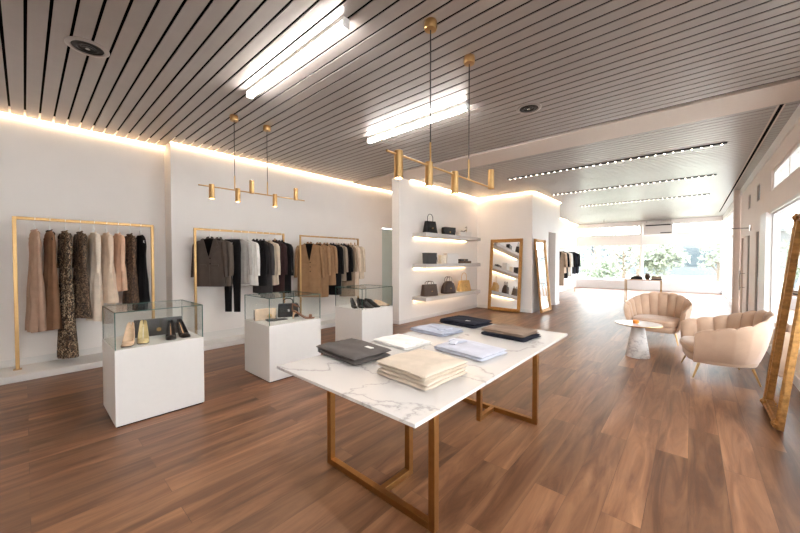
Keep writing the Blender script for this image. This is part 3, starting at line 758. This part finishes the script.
LE = {n_: leather(n_+'_leather', S(*c), r) for n_, c, r in (('black', (26, 25, 26), .35), ('charcoal', (62, 58, 57), .5), ('brown', (88, 70, 58), .5), ('darkbrown', (66, 46, 38), .45),
      ('nude', (214, 180, 150), .3), ('gold', (206, 182, 132), .3), ('tan', (214, 172, 110), .45), ('beige', (216, 186, 158), .45), ('rust', (128, 78, 48), .5), ('olive', (84, 84, 70), .5), ('ivory', (228, 216, 196), .5), ('slate', (74, 72, 72), .5))}

def shoe(label, loc, rot, upper, inm, heel=.085, L_=.235, w=.078, kind='pump', group=None):
    """toe points to local -y"""
    t = thing('shoe', label, 'shoe', loc, rot, group)
    n = 26; outer = []; foot = []
    def bed(s):
        if s > .68: return .006+.012*max(0, (s-.88)/.12)**2*.4
        q = 1-s/.68
        return .006+heel*(q*q*(3-2*q))
    def wid(s):
        base = .5*w*(.66+.34*math.sin(PI*min(1, max(0, (s-.12)/1.05)))**.9 if s > .12 else .66)
        if s < .12: base *= math.sqrt(max(.02, 1-((.12-s)/.12)**2))
        if s > .72: base *= math.sqrt(max(.012, 1-((s-.72)/.28)**2.2))
        return base
    def top(s):
        if kind == 'boot': return .13 if s < .4 else max(.04, .13-.2*(s-.4))
        if kind == 'loafer': return .08 if s < .4 else max(.035, .08-.1*(s-.4))
        if s < .2: return .058-.10*s
        return .036
    rings = []; cut = .64 if kind == 'pump' else .5
    open_r = []; 
    for i in range(n+1):
        s = i/n; y = L_*(.5-s); bz = bed(s); ww = wid(s); h = top(s)
        if s > .75: h = top(s)*max(.3, 1-((s-.75)/.25)**2*.75)
        r = []
        closed = s >= cut
        if closed:
            for j in range(17):
                a = PI*j/16
                r.append((ww*math.cos(a), y, bz+h*math.sin(a)**.8))
        else:
            # open: sides only, dip inward
            for j in range(17):
                q = j/16
                if q < .5:
                    u = q*2; z = bz+h*min(1, u*1.4) if u < .72 else bz+h-(u-.72)/.28*(h-.006)
                    x = ww*(1-.10*min(1, u*1.4)) if u < .72 else ww*.86-(u-.72)/.28*ww*.16
                else:
                    u = (1-q)*2; z = bz+h*min(1, u*1.4) if u < .72 else bz+h-(u-.72)/.28*(h-.006)
                    x = -(ww*(1-.10*min(1, u*1.4)) if u < .72 else ww*.86-(u-.72)/.28*ww*.16)
                if q == .5: x, z = 0, bz+.006
                r.append((x, y, z))
        rings.append(r)
    mb = MB(); mb.loft(rings, True, True, closed=False)
    obj('upper', mb, upper, t, smooth=60)
    so = []
    for i in range(n+1):
        s = i/n; y = L_*(.5-s); bz = bed(s); ww = wid(s)*1.03
        so.append([(-ww, y, bz+.002), (-ww, y, bz-.006), (ww, y, bz-.006), (ww, y, bz+.002)])
    obj('sole', MB().loft(so), LE['black'] if kind != 'sandal' else upper, t)
    ins = []
    for i in range(int(n*cut)+1):
        s = i/n; y = L_*(.5-s); bz = bed(s)+.008; ww = wid(s)*.8
        ins.append([(-ww, y, bz), (ww, y, bz), (ww, y, bz-.003), (-ww, y, bz-.003)])
    obj('insole', MB().loft(ins), inm, t)
    if heel > .03:
        hz = bed(.08)-.004
        obj('heel', MB().loft([[(.024*math.cos(a), L_*.42+.03*math.sin(a), hz) for a in [2*PI*i/12 for i in range(12)]], [(.010*math.cos(a), L_*.455+.010*math.sin(a), hz*.45) for a in [2*PI*i/12 for i in range(12)]],
              [(.008*math.cos(a), L_*.46+.008*math.sin(a), 0) for a in [2*PI*i/12 for i in range(12)]]][::-1]), upper, t)
    return t

gp = 'shoes in the glass cases'
shoe('nude beige pump, left one of the pair at the front left of the nearest case', (-4.27, .685, .74), math.radians(72), LE['nude'], LE['nude'], .15, .30, .10, group=gp)
shoe('nude pump with gold toe, right one of the pair in the nearest case', (-4.30, .81, .74), math.radians(78), LE['gold'], LE['ivory'], .15, .30, .10, group=gp)
shoe('black pump with tan lining, left one of the black pair in the nearest case', (-4.28, 1.05, .74), math.radians(78), LE['black'], M['insole'], .125, .28, .095, group=gp)
shoe('black pump with tan lining, right one of the black pair in the nearest case', (-4.29, 1.17, .74), math.radians(92), LE['black'], M['insole'], .125, .28, .095, group=gp)

t = thing('clutch_bag', 'large flat charcoal clutch with gold clasp standing behind the pumps', 'bag', (-4.56, 1.0, .74), math.radians(84))
obj('body', B((-.22, -.03, 0), (.22, .03, .19)), LE['slate'], t, bevel=.008)
obj('flap', B((-.222, -.037, .06), (.222, -.028, .193)), LE['slate'], t, bevel=.004)
obj('clasp', MB().box((-.02, -.043, .055), (.02, -.036, .085)).tube([(0, -.044, .07), (0, -.036, .07)], .022, 12), 'brass', t, bevel=.002)

t = thing('clutch_bag', 'beige flap clutch with brown sides and gold clasp in the middle case', 'bag', (-4.56, 2.26, .74), math.radians(74))
obj('body', B((-.14, -.04, 0), (.14, .04, .16)), LE['beige'], t, bevel=.012)
obj('flap', B((-.142, -.048, .065), (.142, -.036, .165)), LE['beige'], t, bevel=.005)
for s in (-1, 1): obj('gusset', B((s*.14-.008, -.034, .005), (s*.14+.008, .034, .15)), LE['darkbrown'], t, bevel=.003)
obj('clasp', MB().lathe([(.001, 0), (.028, 0), (.03, .008), (.018, .014), (.001, .014)], 18, T=Matrix.Translation((.05, -.048, .06)) @ Matrix.Rotation(PI/2, 4, 'X')), 'brass', t)

t = thing('handbag', 'black box bag with top handle in the middle glass case', 'bag', (-4.56, 2.62, .74), math.radians(66))
obj('body', MB().loft([[(sx*(.15-.012*q), sy*(.06-.008*q), .2*q) for sx, sy in ((-1, -1), (1, -1), (1, 1), (-1, 1))] for q in (0, .5, 1)]), LE['black'], t, bevel=.016, seg=3)
obj('flap', B((-.135, -.068, .10), (.135, -.05, .2)), LE['black'], t, bevel=.008)
obj('handle', MB().tube([(-.07, 0, .195), (-.066, 0, .25), (-.03, 0, .275), (.03, 0, .275), (.066, 0, .25), (.07, 0, .195)], .008, 10), LE['black'], t)
obj('clasp', MB().box((-.016, -.074, .085), (.016, -.066, .125)), 'chrome', t, bevel=.003)
obj('side_buckle', MB().box((.085, -.064, .04), (.115, -.057, .09)), 'chrome', t, bevel=.003)
obj('strap', MB().tube([(.14, 0, .19), (.165, -.02, .12), (.17, -.05, .03), (.15, -.09, .008), (.06, -.1, .006)], .005, 8), LE['black'], t)

t = thing('wallet', 'flat dark wallet lying in front in the middle glass case', 'wallet', (-4.42, 2.36, .74), math.radians(80))
obj('body', B((-.14, -.06, 0), (.14, .06, .012)), LE['slate'], t, bevel=.004)
obj('flap', B((-.14, -.062, .012), (.02, .06, .02)), LE['slate'], t, bevel=.003)
obj('clasp', B((-.05, -.02, .02), (-.02, .02, .024)), 'chrome', t, bevel=.001)

def sandal(label, loc, rot, m_, inm, heel=.09):
    t = thing('sandal', label, 'shoe', loc, rot, gp)
    L_ = .24; rings = []
    for i in range(21):
        s = i/20; y = L_*(.5-s); q = max(0, 1-s/.68); z = .006+heel*(q*q*(3-2*q))
        w = .036*(.75+.25*math.sin(PI*s))*math.sqrt(max(.03, 1-abs(2*s-1)**8))
        rings.append([(-w, y, z+.006), (-w, y, z-.006), (w, y, z-.006), (w, y, z+.006)])
    obj('sole', MB().loft(rings), m_, t)
    obj('toe_strap', MB().loft([[(.036*math.cos(a), -.075+dy, .012+.036*math.sin(a)) for a in [PI*i/12 for i in range(13)]] + [(.033*math.cos(a), -.075+dy, .012+.033*math.sin(a)) for a in [PI*i/12 for i in range(12, -1, -1)]] for dy in (-.014, .014)]), m_, t)
    obj('ankle_strap', MB().tube([(.028*math.cos(a), .085+.034*math.sin(a), .15+.02*math.sin(a)) for a in [2*PI*i/20 for i in range(21)]], .005, 8), m_, t)
    obj('back_strap', MB().tube([(0, .118, .095), (0, .12, .16)], .007, 8), m_, t)
    obj('heel', MB().tube([(0, .095, .09), (0, .11, .04), (0, .112, 0)], [.018, .009, .008], 10), inm, t)
    return t
sandal('brown strappy heeled sandal at the right of the middle case', (-4.24, 2.68, .74), math.radians(140), LE['rust'], LE['nude'], .085).scale = (1.3, 1.3, 1.3)

shoe('black heeled pump, left one at the left of the farthest case', (-4.52, 3.88, .74), math.radians(70), LE['black'], LE['charcoal'], .11, .27, .09, group=gp)
shoe('black heeled pump, right one at the left of the farthest case', (-4.46, 3.98, .74), math.radians(70), LE['black'], LE['charcoal'], .11, .27, .09, group=gp)
shoe('black lace-up ankle shoe, left one in the middle of the farthest case', (-4.36, 4.03, .74), math.radians(112), LE['black'], LE['charcoal'], .03, .30, .105, 'boot', group=gp)
shoe('black lace-up ankle shoe, right one in the middle of the farthest case', (-4.34, 4.16, .74), math.radians(118), LE['black'], LE['charcoal'], .03, .30, .105, 'boot', group=gp)
shoe('beige flat shoe, left one at the right of the farthest case', (-4.42, 4.29, .74), math.radians(128), LE['beige'], LE['nude'], .028, .30, .105, 'loafer', group=gp)
shoe('beige flat shoe, right one at the right end of the farthest case', (-4.34, 4.41, .74), math.radians(124), LE['beige'], LE['nude'], .028, .30, .105, 'loafer', group=gp)

# ------------------------------------------------------------------ marble table and folded clothes
t = thing('display_table', 'white marble topped display table on square brass frames', 'table', (-1.83, 2.81, 0))
obj('tabletop', B((-.735, -1.445, .697), (.735, 1.445, .72)), 'marble', t, bevel=.003)
s = .0225
for yy, sg in ((1.575-2.81, 1), (3.27-2.81, -1)):
    xa, xb = -2.11+1.83, -1.125+1.83
    xm = -1.565+1.83; ys = yy+sg*.30
    for x in (xa, xb): obj('leg', B((x-s, yy-s, 0), (x+s, yy+s, .697)), 'bronze', t, bevel=.002)
    obj('leg', B((xm-s, ys-s, 0), (xm+s, ys+s, .697)), 'bronze', t, bevel=.002)
    obj('floor_bar', B((xa+s, yy-s, 0), (xb-s, yy+s, .045)), 'bronze', t, bevel=.002)
    a, b2 = sorted((yy+sg*s, ys-sg*s))
    obj('stub_bar', B((xm-s, a, 0), (xm+s, b2, .045)), 'bronze', t, bevel=.002)

FC = {n_: fabric(n_+'_knit', S(*c), .08) for n_, c in dict(charcoal=(92, 85, 82), cream=(206, 190, 172), white=(226, 221, 216), blue=(168, 171, 184), stripe=(190, 190, 200), navy=(30, 31, 42), taupe=(138, 116, 100)).items()}
def folded(name, label, cat, loc, rot, w, l, layers, m_, parts=(), k=9, group=None):
    t = thing(name, label, cat, loc, rot, group)
    mb = MB(); z = 0
    for i, (h, dw, dl, ox, oy) in enumerate(layers):
        mb.pillow(ox, oy, w+dw, l+dl, z+.0005 if i == 0 else z-.002, z+h, k=k, wob=.004 if i else .003, ph=i*1.7+w*9)
        z += h
    # rounded fold joining the layers along one edge
    mb.loft([[( -w/2+.03+ (z/2)*-.0 + -math.sin(PI*j/10)*.03, -l*.46+l*.92*i/12, z*.06+z*.88*j/10) for j in range(11)] for i in range(13)], False, False, closed=False)
    obj('body', mb, m_, t, smooth=70)
    return t, z
gk = 'folded clothes on the marble table'
t, z = folded('folded_sweater', 'charcoal grey folded sweater at the left corner of the marble table', 'sweater', (-2.33, 1.99, .72), math.radians(-4), .60, .42, [(.042, -.01, -.01, .004, 0), (.044, 0, 0, 0, 0), ], FC['charcoal'], group=gk)
obj('label', B((.10, .05, z-.004), (.19, .09, z+.002)), 'tag', t)
t, z = folded('folded_sweater', 'thick cream knit folded lower, under another cream knit', 'sweater', (-1.54, 2.0, .72), math.radians(-3), .50, .50, [(.028, 0, 0, 0, 0), (.030, -.01, -.01, .006, .004)], FC['cream'], group=gk)
t, z2 = folded('folded_sweater', 'cream folded knit lying on top of the cream stack at the table front', 'sweater', (-1.54, 2.005, .72+z+.001), math.radians(-5), .50, .50, [(.027, 0, 0, 0, .0), (.034, .01, .006, .003, -.004)], FC['cream'], k=7, group=gk)
t, z = folded('folded_shirt', 'white folded shirt in the middle of the marble table', 'shirt', (-2.29, 2.62, .72), math.radians(-5), .52, .40, [(.016, 0, 0, 0, 0), (.02, -.02, -.01, .0, 0)], FC['white'], group=gk)
obj('collar', MB().pillow(.19, .0, .1, .2, z-.004, z+.012, nu=10, nv=10, wob=.002), FC['white'], t)
def shirt_collar(t, z, m_, x, y, rot=0.):
    sg = 1 if x > 0 else -1
    ca = MB()
    for q in (-1, 1): ca.pillow(x, y+q*.055, .075, .125, z-.002, z+.018, nu=10, nv=10, wob=.001, rot=sg*q*.42)
    ca.tube([(x+sg*(.03+.035*math.cos(a)), y+.07*math.sin(a), z+.012) for a in [-PI*.5+PI*i/10 for i in range(11)]], [.006+.007*math.sin(PI*i/10) for i in range(11)], 8)
    obj('collar', ca, m_, t)
    x = x-sg*.03 if sg > 0 else x+.35
    obj('placket', B((x-.32, y-.014, z-.004), (x-.08, y+.014, z+.003)), m_, t, bevel=.002)
t, z = folded('folded_shirt', 'blue grey folded shirt with raised collar between the white and navy ones', 'shirt', (-2.33, 3.32, .72), math.radians(-5), .52, .42, [(.024, 0, 0, 0, 0), (.026, -.012, -.01, .004, 0)], FC['blue'], group=gk)
shirt_collar(t, z, FC['blue'], .14, 0)
t, z = folded('folded_shirt', 'pale blue grey folded shirt near the right edge of the marble table', 'shirt', (-1.58, 2.80, .72), math.radians(-7), .56, .42, [(.026, 0, 0, 0, 0), (.028, -.012, -.01, .004, 0)], FC['stripe'], group=gk)
shirt_collar(t, z, FC['stripe'], -.17, .02)
t, z = folded('folded_sweater', 'navy folded sweater at the far left corner of the marble table', 'sweater', (-2.31, 3.98, .72), math.radians(-6), .58, .44, [(.034, 0, 0, 0, 0), (.036, -.012, -.01, .004, 0)], FC['navy'], group=gk)
obj('label', B((.08, -.12, z-.004), (.15, -.09, z+.002)), 'tag', t)
t, z = folded('folded_sweater', 'dark navy folded sweater lying under the taupe one', 'sweater', (-1.56, 3.70, .72), math.radians(-6), .54, .42, [(.02, 0, 0, 0, 0), (.02, -.01, 0, 0, 0)], FC['navy'], group=gk)
t, z2 = folded('folded_sweater', 'taupe folded sweater on top of the dark navy one', 'sweater', (-1.575, 3.71, .72+z+.001), math.radians(-6), .52, .40, [(.02, 0, 0, 0, 0), (.024, -.01, -.01, 0, 0)], FC['taupe'], group=gk)

# ------------------------------------------------------------------ handbag shelves
SX = XP
def shelf(label, z):
    t = thing('wall_shelf', label, 'shelf', (SX, 8.0, z), 0, 'handbag shelves on the partition wall')
    obj('board', B((.002, -1.40, -.10), (.45, 1.42, 0)), 'shelf', t, bevel=.004)
    n = 5; mb = MB()
    for i in range(n): mb.box((.02, -1.36+i*.52, -.112), (.05, -1.36+(i+1)*.52, -.1005))
    obj('led_strip', mb, 'shelfled', t)
for lb, z in (('top grey handbag shelf, glowing underneath', 2.28), ('middle grey handbag shelf, glowing underneath', 1.49), ('lowest grey handbag shelf, glowing underneath', .65)): shelf(lb, z)
gb = 'bags on the partition shelves'
def tote(label, loc, rot, w, d_, h, m_, top=.8, hh=.12, clasp='brass', r=.007, handles=1, dome=False, metal='brass', pocket=True):
    t = thing('handbag', label, 'bag', loc, rot, gb)
    rings = []
    qs = (0, .03, .3, .6, .85, 1)
    for q in qs:
        f = 1-(1-top)*q; ex = 1.
        if dome: f = math.sqrt(max(.12, 1-.86*q**2.4)); 
        a, b2 = w/2*f, d_/2*(f if dome else 1-(.45)*q)
        if q == 0: a *= .97; b2 *= .94
        rings.append([(a*math.copysign(abs(math.cos(u))**.35, math.cos(u)), b2*math.copysign(abs(math.sin(u))**.35, math.sin(u)), h*q) for u in [2*PI*(i+.5)/28 for i in range(28)]])
    obj('body', MB().loft(rings), m_, t, smooth=50)
    for s2 in ((-1, 1) if handles == 2 else (0,)):
        y = s2*d_*.2; hw = w*.22; zt = h*(.97 if not dome else .9)
        pts = [(-hw, y, zt-.05), (-hw, y, zt+hh*.5)]+[(-hw*math.cos(a), y, zt+hh*.5+hh*.5*math.sin(a)) for a in [PI*i/10 for i in range(1, 10)]]+[(hw, y, zt+hh*.5), (hw, y, zt-.05)]
        obj('handle', MB().tube(pts, r, 8), m_, t)
    if pocket: obj('flap', MB().pillow(0, 0, w*.62, h*.42, 0, .012, nu=8, nv=8, wob=0), m_, t).matrix_local = Matrix.Translation((0, -d_*.44, h*.62)) @ Matrix.Rotation(PI/2-.12, 4, 'X')
    if clasp: obj('clasp', MB().box((-.02, -d_*.5-.012, h*.38), (.02, -d_*.5+.02, h*.46)), clasp, t, bevel=.003)
    return t
BX = -5.16
r9 = math.radians(78)
tote('black structured handbag with top handle on the left of the top shelf', (BX, 7.05, 2.28), r9, .42, .2, .32, LE['black'], .78, .2)
t = thing('clutch_bag', 'black flap clutch in the middle of the top shelf', 'bag', (BX, 7.92, 2.28), r9, gb)
obj('body', B((-.22, -.06, 0), (.22, .06, .22)), LE['black'], t, bevel=.015)
obj('flap', B((-.222, -.07, .09), (.222, -.055, .225)), LE['black'], t, bevel=.006)
obj('clasp', B((-.02, -.076, .07), (.02, -.066, .11)), 'brass', t, bevel=.003)
t = thing('display_box', 'white display box under the sandal on the top shelf', 'box', (BX, 8.75, 2.28), r9)
obj('body', B((-.24, -.09, 0), (.24, .09, .10)), 'white', t, bevel=.004); obj('lid', B((-.245, -.095, .10), (.245, .095, .14)), 'white', t, bevel=.004)
sandal('dark olive strappy sandal standing on the white box of the top shelf', (BX, 8.75, 2.42), math.radians(-20), LE['olive'], LE['gold'], .07)
t = thing('handbag', 'charcoal bucket bag on the left of the middle shelf', 'bag', (BX, 7.03, 1.49), r9, gb)
obj('body', MB().loft([[((.2+.03*q-.02*q*q)*math.copysign(abs(math.cos(u))**.5, math.cos(u)), .09*math.copysign(abs(math.sin(u))**.5, math.sin(u)), .28*q) for u in [2*PI*i/28 for i in range(28)]] for q in (0, .1, .5, .9, 1)]), LE['charcoal'], t)
obj('rim', MB().tube([(.208*math.copysign(abs(math.cos(u))**.5, math.cos(u)), .092*math.copysign(abs(math.sin(u))**.5, math.sin(u)), .275) for u in [2*PI*i/28 for i in range(29)]], .01, 8), LE['black'], t)
obj('strap', MB().tube([(.2, 0, .26), (.23, -.03, .16), (.21, -.07, .05)], .007, 8), LE['black'], t)
t = thing('display_box', 'small ivory upright box beside the white one on the middle shelf', 'box', (BX, 7.62, 1.49), r9, 'boxes on the middle shelf')
obj('body', B((-.10, -.06, 0), (.10, .06, .2)), LE['ivory'], t, bevel=.005); obj('lid', B((-.103, -.063, .2), (.103, .063, .23)), LE['ivory'], t, bevel=.004)
t = thing('display_box', 'larger white box in the middle of the middle shelf', 'box', (BX, 8.05, 1.49), r9, 'boxes on the middle shelf')
obj('body', B((-.22, -.08, 0), (.22, .08, .24)), 'white', t, bevel=.006); obj('lid', B((-.225, -.085, .24), (.225, .085, .29)), 'white', t, bevel=.005)
t = thing('wallet', 'wide dark wallet, lower of two on the right of the middle shelf', 'wallet', (BX, 8.72, 1.49), r9, 'wallets on the middle shelf')
obj('body', B((-.27, -.09, 0), (.27, .09, .07)), LE['darkbrown'], t, bevel=.012); obj('zip', B((-.25, -.094, .032), (.25, -.088, .038)), 'brass', t)
t = thing('wallet', 'smaller black clutch lying on top of the wide dark wallet', 'wallet', (BX, 8.70, 1.561), r9+.1, 'wallets on the middle shelf')
obj('body', B((-.18, -.07, 0), (.18, .07, .055)), LE['black'], t, bevel=.012); obj('clasp', B((-.02, -.076, .015), (.02, -.068, .04)), 'brass', t, bevel=.002)
tote('brown boxy travel bag on the left of the lowest shelf', (BX, 7.02, .65), r9, .50, .22, .30, LE['brown'], .9, .09, 'brass', .008, 2, dome=False)
tote('dark brown domed handbag in the middle of the lowest shelf', (BX, 7.92, .65), r9, .46, .2, .34, LE['darkbrown'], .8, .16, 'brass', .008, 2, dome=True)
tote('pale tan handbag with arched handle on the right of the lowest shelf', (BX, 8.78, .65), r9, .50, .2, .32, LE['tan'], .78, .24, 'brass', .008, 1)

# ------------------------------------------------------------------ leaning gilt mirrors
def mirror(label, loc, rz, w, h, tilt, fw=.10, th=.05, group='leaning gilt framed mirrors', orn=6):
    t = thing('floor_mirror', label, 'mirror', loc, (-tilt, 0, rz), group)
    t.rotation_mode = 'XYZ'
    fr = MB()
    prof = [(0, 0), (0, -th*.7), (.016, -th), (.032, -th*.9), (.040, -th*.62), (.058, -th*.6), (.070, -th*.82), (.082, -th*.78), (fw, -th*.35), (fw, 0)]
    corners = [(-w/2, 0, 1, 1), (w/2, 0, -1, 1), (w/2, h, -1, -1), (-w/2, h, 1, -1)]
    rings = []
    for (cx, cz, sx, sz) in corners+corners[:1]:
        rings.append([(cx+sx*o_, y, cz+sz*o_) for o_, y in prof])
    fr.loft(rings, False, False, closed=True)
    obj('frame', fr, 'gilt', t, smooth=25)
    # carved leaf ornaments at corners and mid-sides
    rnd = random.Random(int(w*100))
    spots = [(-w/2+fw*.5, fw*.5), (w/2-fw*.5, fw*.5), (-w/2+fw*.5, h-fw*.5), (w/2-fw*.5, h-fw*.5), (-w/2+fw*.5, h*.5), (w/2-fw*.5, h*.5)]
    for (cx, cz) in spots[:4]:
        ob = MB()
        vert = abs(cz-h*.5) < .1
        for i in range(7):
            a = 2*PI*i/7; rr = fw*.34
            px, pz = cx+rr*.8*math.cos(a)*(.6 if vert else 1), cz+rr*(1.8 if vert else 1)*math.sin(a)
            ob.lathe([(.002, -fw*.24), (fw*.14, -fw*.15), (fw*.19, 0), (fw*.14, fw*.15), (.002, fw*.24)], 8, T=Matrix.Translation((px, -th*.88, pz)) @ Matrix.Rotation(a+PI/2, 4, 'Y'))
        ob.lathe([(.002, -.03), (.022, -.02), (.03, 0), (.022, .02), (.002, .03)], 10, T=Matrix.Translation((cx, -th*.95, cz)))
        obj('carving', ob, 'gilt', t)
    obj('mirror_glass', B((-w/2+fw-.006, -th*.34, fw-.006), (w/2-fw+.006, -th*.2, h-fw+.006)), 'mirror', t)
    obj('back_board', B((-w/2+fw-.01, -th*.19, fw-.01), (w/2-fw+.01, -.001, h-fw+.01)), 'bark', t)
    return t
mirror('wide gilt framed mirror leaning beside the handbag shelves', (-4.36, 9.80, .006), 0, 1.04, 2.24, math.radians(5.0), .10)
mirror('gilt framed mirror seen edge-on leaning by the dark doorway', (-3.36, 10.56, .006), PI/2, .92, 2.22, math.radians(5.2), .10)
mirror('large gilt framed mirror leaning at the right edge near the armchair', (.66, 4.99, .006), -PI/2, .74, 2.08, math.radians(5.6), .085, .06)

# ------------------------------------------------------------------ armchairs and tables by the window
def armchair(label, loc, rot):
    t = thing('armchair', label, 'armchair', loc, rot, 'scalloped tub armchairs')
    PM = math.radians(128); NF = 13; A, Bk = .49, .45
    def plan(phi, sc, inset=0.):
        a, b2 = A*sc-inset, Bk*sc-inset
        ap = abs(phi)
        if ap <= PI/2: return (a*math.sin(phi), b2*math.cos(phi))
        e = (ap-PI/2)/(PM-PI/2)
        return (math.copysign(a*(1-.07*e*e), phi), -(.36+.05*(sc-.7))*e)
    rings = []; nn = NF*10
    for i in range(nn+1):
        u = i/nn; phi = -PM+2*PM*u
        lobe = abs(math.sin(PI*NF*u))**.55
        q = min(1., max(0., (math.radians(104)-abs(phi))/math.radians(92)))
        zt = .71-.09*max(0., (abs(phi)-PI/2)/(PM-PI/2))**2+.19*q*q*(3-2*q)+.020*lobe
        ring = []
        # outside: bottom to top
        for sc, f in ((.72, 0), (.82, .10), (.95, .36), (1.03, .64), (1.065, .88)):
            x, y = plan(phi, sc); ring.append((x, y, .20+(zt-.20)*f))
        # rolled lip
        for sc, dz in ((1.075, -.010), (1.07, .008), (1.045, .014), (1.015, .004)):
            x, y = plan(phi, sc); ring.append((x, y, zt-.02+dz))
        # inside flutes, top to seat
        for sc, f in ((.975, .90), (.93, .72), (.88, .52), (.84, .36), (.82, .24)):
            x, y = plan(phi, sc, .036*lobe*(.5+.5*f)); ring.append((x, y, .20+(zt-.20)*f))
        rings.append(ring)
    obj('backrest', MB().loft(rings, True, True, closed=True), 'velvet', t, smooth=55)
    def dee(s_, z, front=-.385):
        r = []
        for i in range(40):
            a = 2*PI*i/40; c, s2 = math.cos(a), math.sin(a)
            x = .39*s_*math.copysign(abs(c)**.75, c)
            y = (.36*s_*s2**.9 if s2 > 0 else (front)*s_*abs(s2)**.45)
            r.append((x, y-.02, z))
        return r
    obj('base', MB().loft([dee(.90, .195), dee(.96, .205), dee(1.0, .24), dee(1.0, .30), dee(.97, .315)]), 'velvet', t)
    obj('seat_cushion', MB().loft([dee(.86, .312, -.40), dee(.95, .322, -.42), dee(.985, .36, -.43), dee(.975, .41, -.43), dee(.92, .435, -.425), dee(.75, .448, -.41), dee(.3, .455, -.38)]), 'velvet', t)
    for sx in (-1, 1):
        for sy, fy in ((-.30, -.37), (.22, .28)):
            obj('leg', MB().tube([(sx*.33, sy, .20), (sx*.385, fy, 0)], [.017, .009], 12), 'brass', t)
    return t
armchair('beige scalloped tub armchair facing us behind the small marble table', (-.50, 8.42, 0), math.radians(-8))
armchair('beige scalloped tub armchair turned sideways in front of the big gilt mirror', (.33, 6.42, 0), math.radians(-80))

t = thing('side_table', 'small round marble side table with conical base by the armchairs', 'table', (-.65, 6.68, 0))
obj('tabletop', MB().lathe([(.002, .525), (.25, .525), (.312, .532), (.32, .54), (.318, .548), (.002, .55)], 48), 'marble', t)
obj('tabletop_rim', MB().lathe([(.298, .526), (.322, .533), (.326, .541), (.321, .549), (.318, .5485), (.319, .54)], 48, cap=False), 'brass', t)
obj('base', MB().lathe([(.002, 0), (.165, 0), (.17, .012), (.085, .515), (.08, .524), (.002, .524)], 40), 'marble2', t)
t = thing('candle_holder', 'tiny amber glass candle holder on the small marble table', 'candle', (-.68, 6.66, .55))
amb = mat('amber_glass', S(226, 138, 58), .15)
obj('cup', MB().lathe([(.002, 0), (.036, 0), (.045, .012), (.045, .05), (.04, .05), (.038, .014), (.002, .012)], 20), amb, t)
obj('wax', MB().lathe([(.002, .012), (.037, .012), (.037, .034), (.002, .036)], 16), 'tag', t)

t = thing('console_table', 'slim pale brass console table far off before the back window', 'table', (-1.35, 15.2, 0))
obj('tabletop', B((-.56, -.22, .83), (.56, .22, .865)), mat('console_wood', S(196, 160, 132), .4, var=.1), t, bevel=.004)
for sx in (-1, 1):
    for sy in (-1, 1): obj('leg', B((sx*.53-.015, sy*.19-.015, 0), (sx*.53+.015, sy*.19+.015, .83)), 'brass', t)
    obj('floor_bar', B((sx*.53-.015, -.175, 0), (sx*.53+.015, .175, .03)), 'brass', t)
t = thing('handbag', 'flat black bag lying on the left of the far console table', 'bag', (-1.55, 15.2, .865), .1)
obj('body', MB().loft([[(.2*q*math.cos(u), .1*q*math.sin(u), z_) for u in [2*PI*i/24 for i in range(24)]] for q, z_ in ((.9, 0), (1, .03), (.8, .09), (.4, .12))]), LE['black'], t)
obj('handle', MB().tube([(-.08*math.cos(a), 0, .1+.05*math.sin(a)) for a in [PI*i/10 for i in range(11)]], .008, 8), LE['black'], t)
t = thing('vase', 'small taupe vase in the middle of the far console table', 'vase', (-1.22, 15.2, .865))
obj('body', MB().lathe([(.002, 0), (.055, 0), (.085, .06), (.09, .12), (.07, .18), (.055, .2), (.062, .22), (.05, .22), (.045, .2), (.002, .19)], 24), LE['brown'], t)
for i, (lb, m_, dz) in enumerate((('grey folded cloth at the bottom of the pile on the console right end', FC['charcoal'], 0), ('cream folded cloth in the middle of the console pile', FC['cream'], .041), ('taupe folded cloth on top of the console pile', FC['taupe'], .082))):
    folded('folded_sweater', lb, 'sweater', (-.95, 15.2, .865+dz), .05*i, .32-.02*i, .28, [(.04, 0, 0, 0, 0)], m_, group='folded cloths on the far console table')

# ------------------------------------------------------------------ light and camera
w = bpy.data.worlds.new('overcast_sky'); SC.world = w; w.use_nodes = True
nt = w.node_tree; bg = nt.nodes['Background']
tc = N(nt, 'ShaderNodeTexCoord'); sp = N(nt, 'ShaderNodeSeparateXYZ'); L(nt, tc, 'Generated', sp, 'Vector')
rp = N(nt, 'ShaderNodeValToRGB'); rp.color_ramp.elements[0].position = .45; rp.color_ramp.elements[0].color = (.92, .95, 1, 1)
rp.color_ramp.elements[1].position = .9; rp.color_ramp.elements[1].color = (.72, .84, 1, 1)
L(nt, sp, 'Z', rp, 'Fac'); L(nt, rp, 'Color', bg, 'Color'); bg.inputs['Strength'].default_value = 10.0

def portal(name, loc, rot, sx, sy):
    l = bpy.data.lights.new(name, 'AREA'); l.shape = 'RECTANGLE'; l.size = sx; l.size_y = sy
    l.cycles.is_portal = True
    o = bpy.data.objects.new(name, l); COL.objects.link(o); o.location = loc; o.rotation_euler = rot
portal('back_window_portal', (-2.0, YB+.3, 1.95), (-PI/2, 0, 0), 6.2, 3.0)
portal('right_window_portal', (XR+.25, 9., 1.9), (0, PI/2, 0), 3.0, 24.)

cam = bpy.data.cameras.new('camera'); co = bpy.data.objects.new('camera', cam); COL.objects.link(co)
cam.sensor_width = 36; cam.lens = 331/800*36; cam.clip_start = .05; cam.clip_end = 300
co.location = (0, 0, 1.6); co.rotation_euler = (math.radians(88.8), 0, math.radians(41.4))
SC.camera = co
vs = SC.view_settings; vs.view_transform = 'Standard'; vs.look = 'None'; vs.gamma = 1; vs.use_curve_mapping = False; vs.exposure = 1.18
cy = SC.cycles
cy.use_denoising = True; cy.max_bounces = 8; cy.diffuse_bounces = 5; cy.glossy_bounces = 5; cy.transparent_max_bounces = 16; cy.sample_clamp_indirect = 8
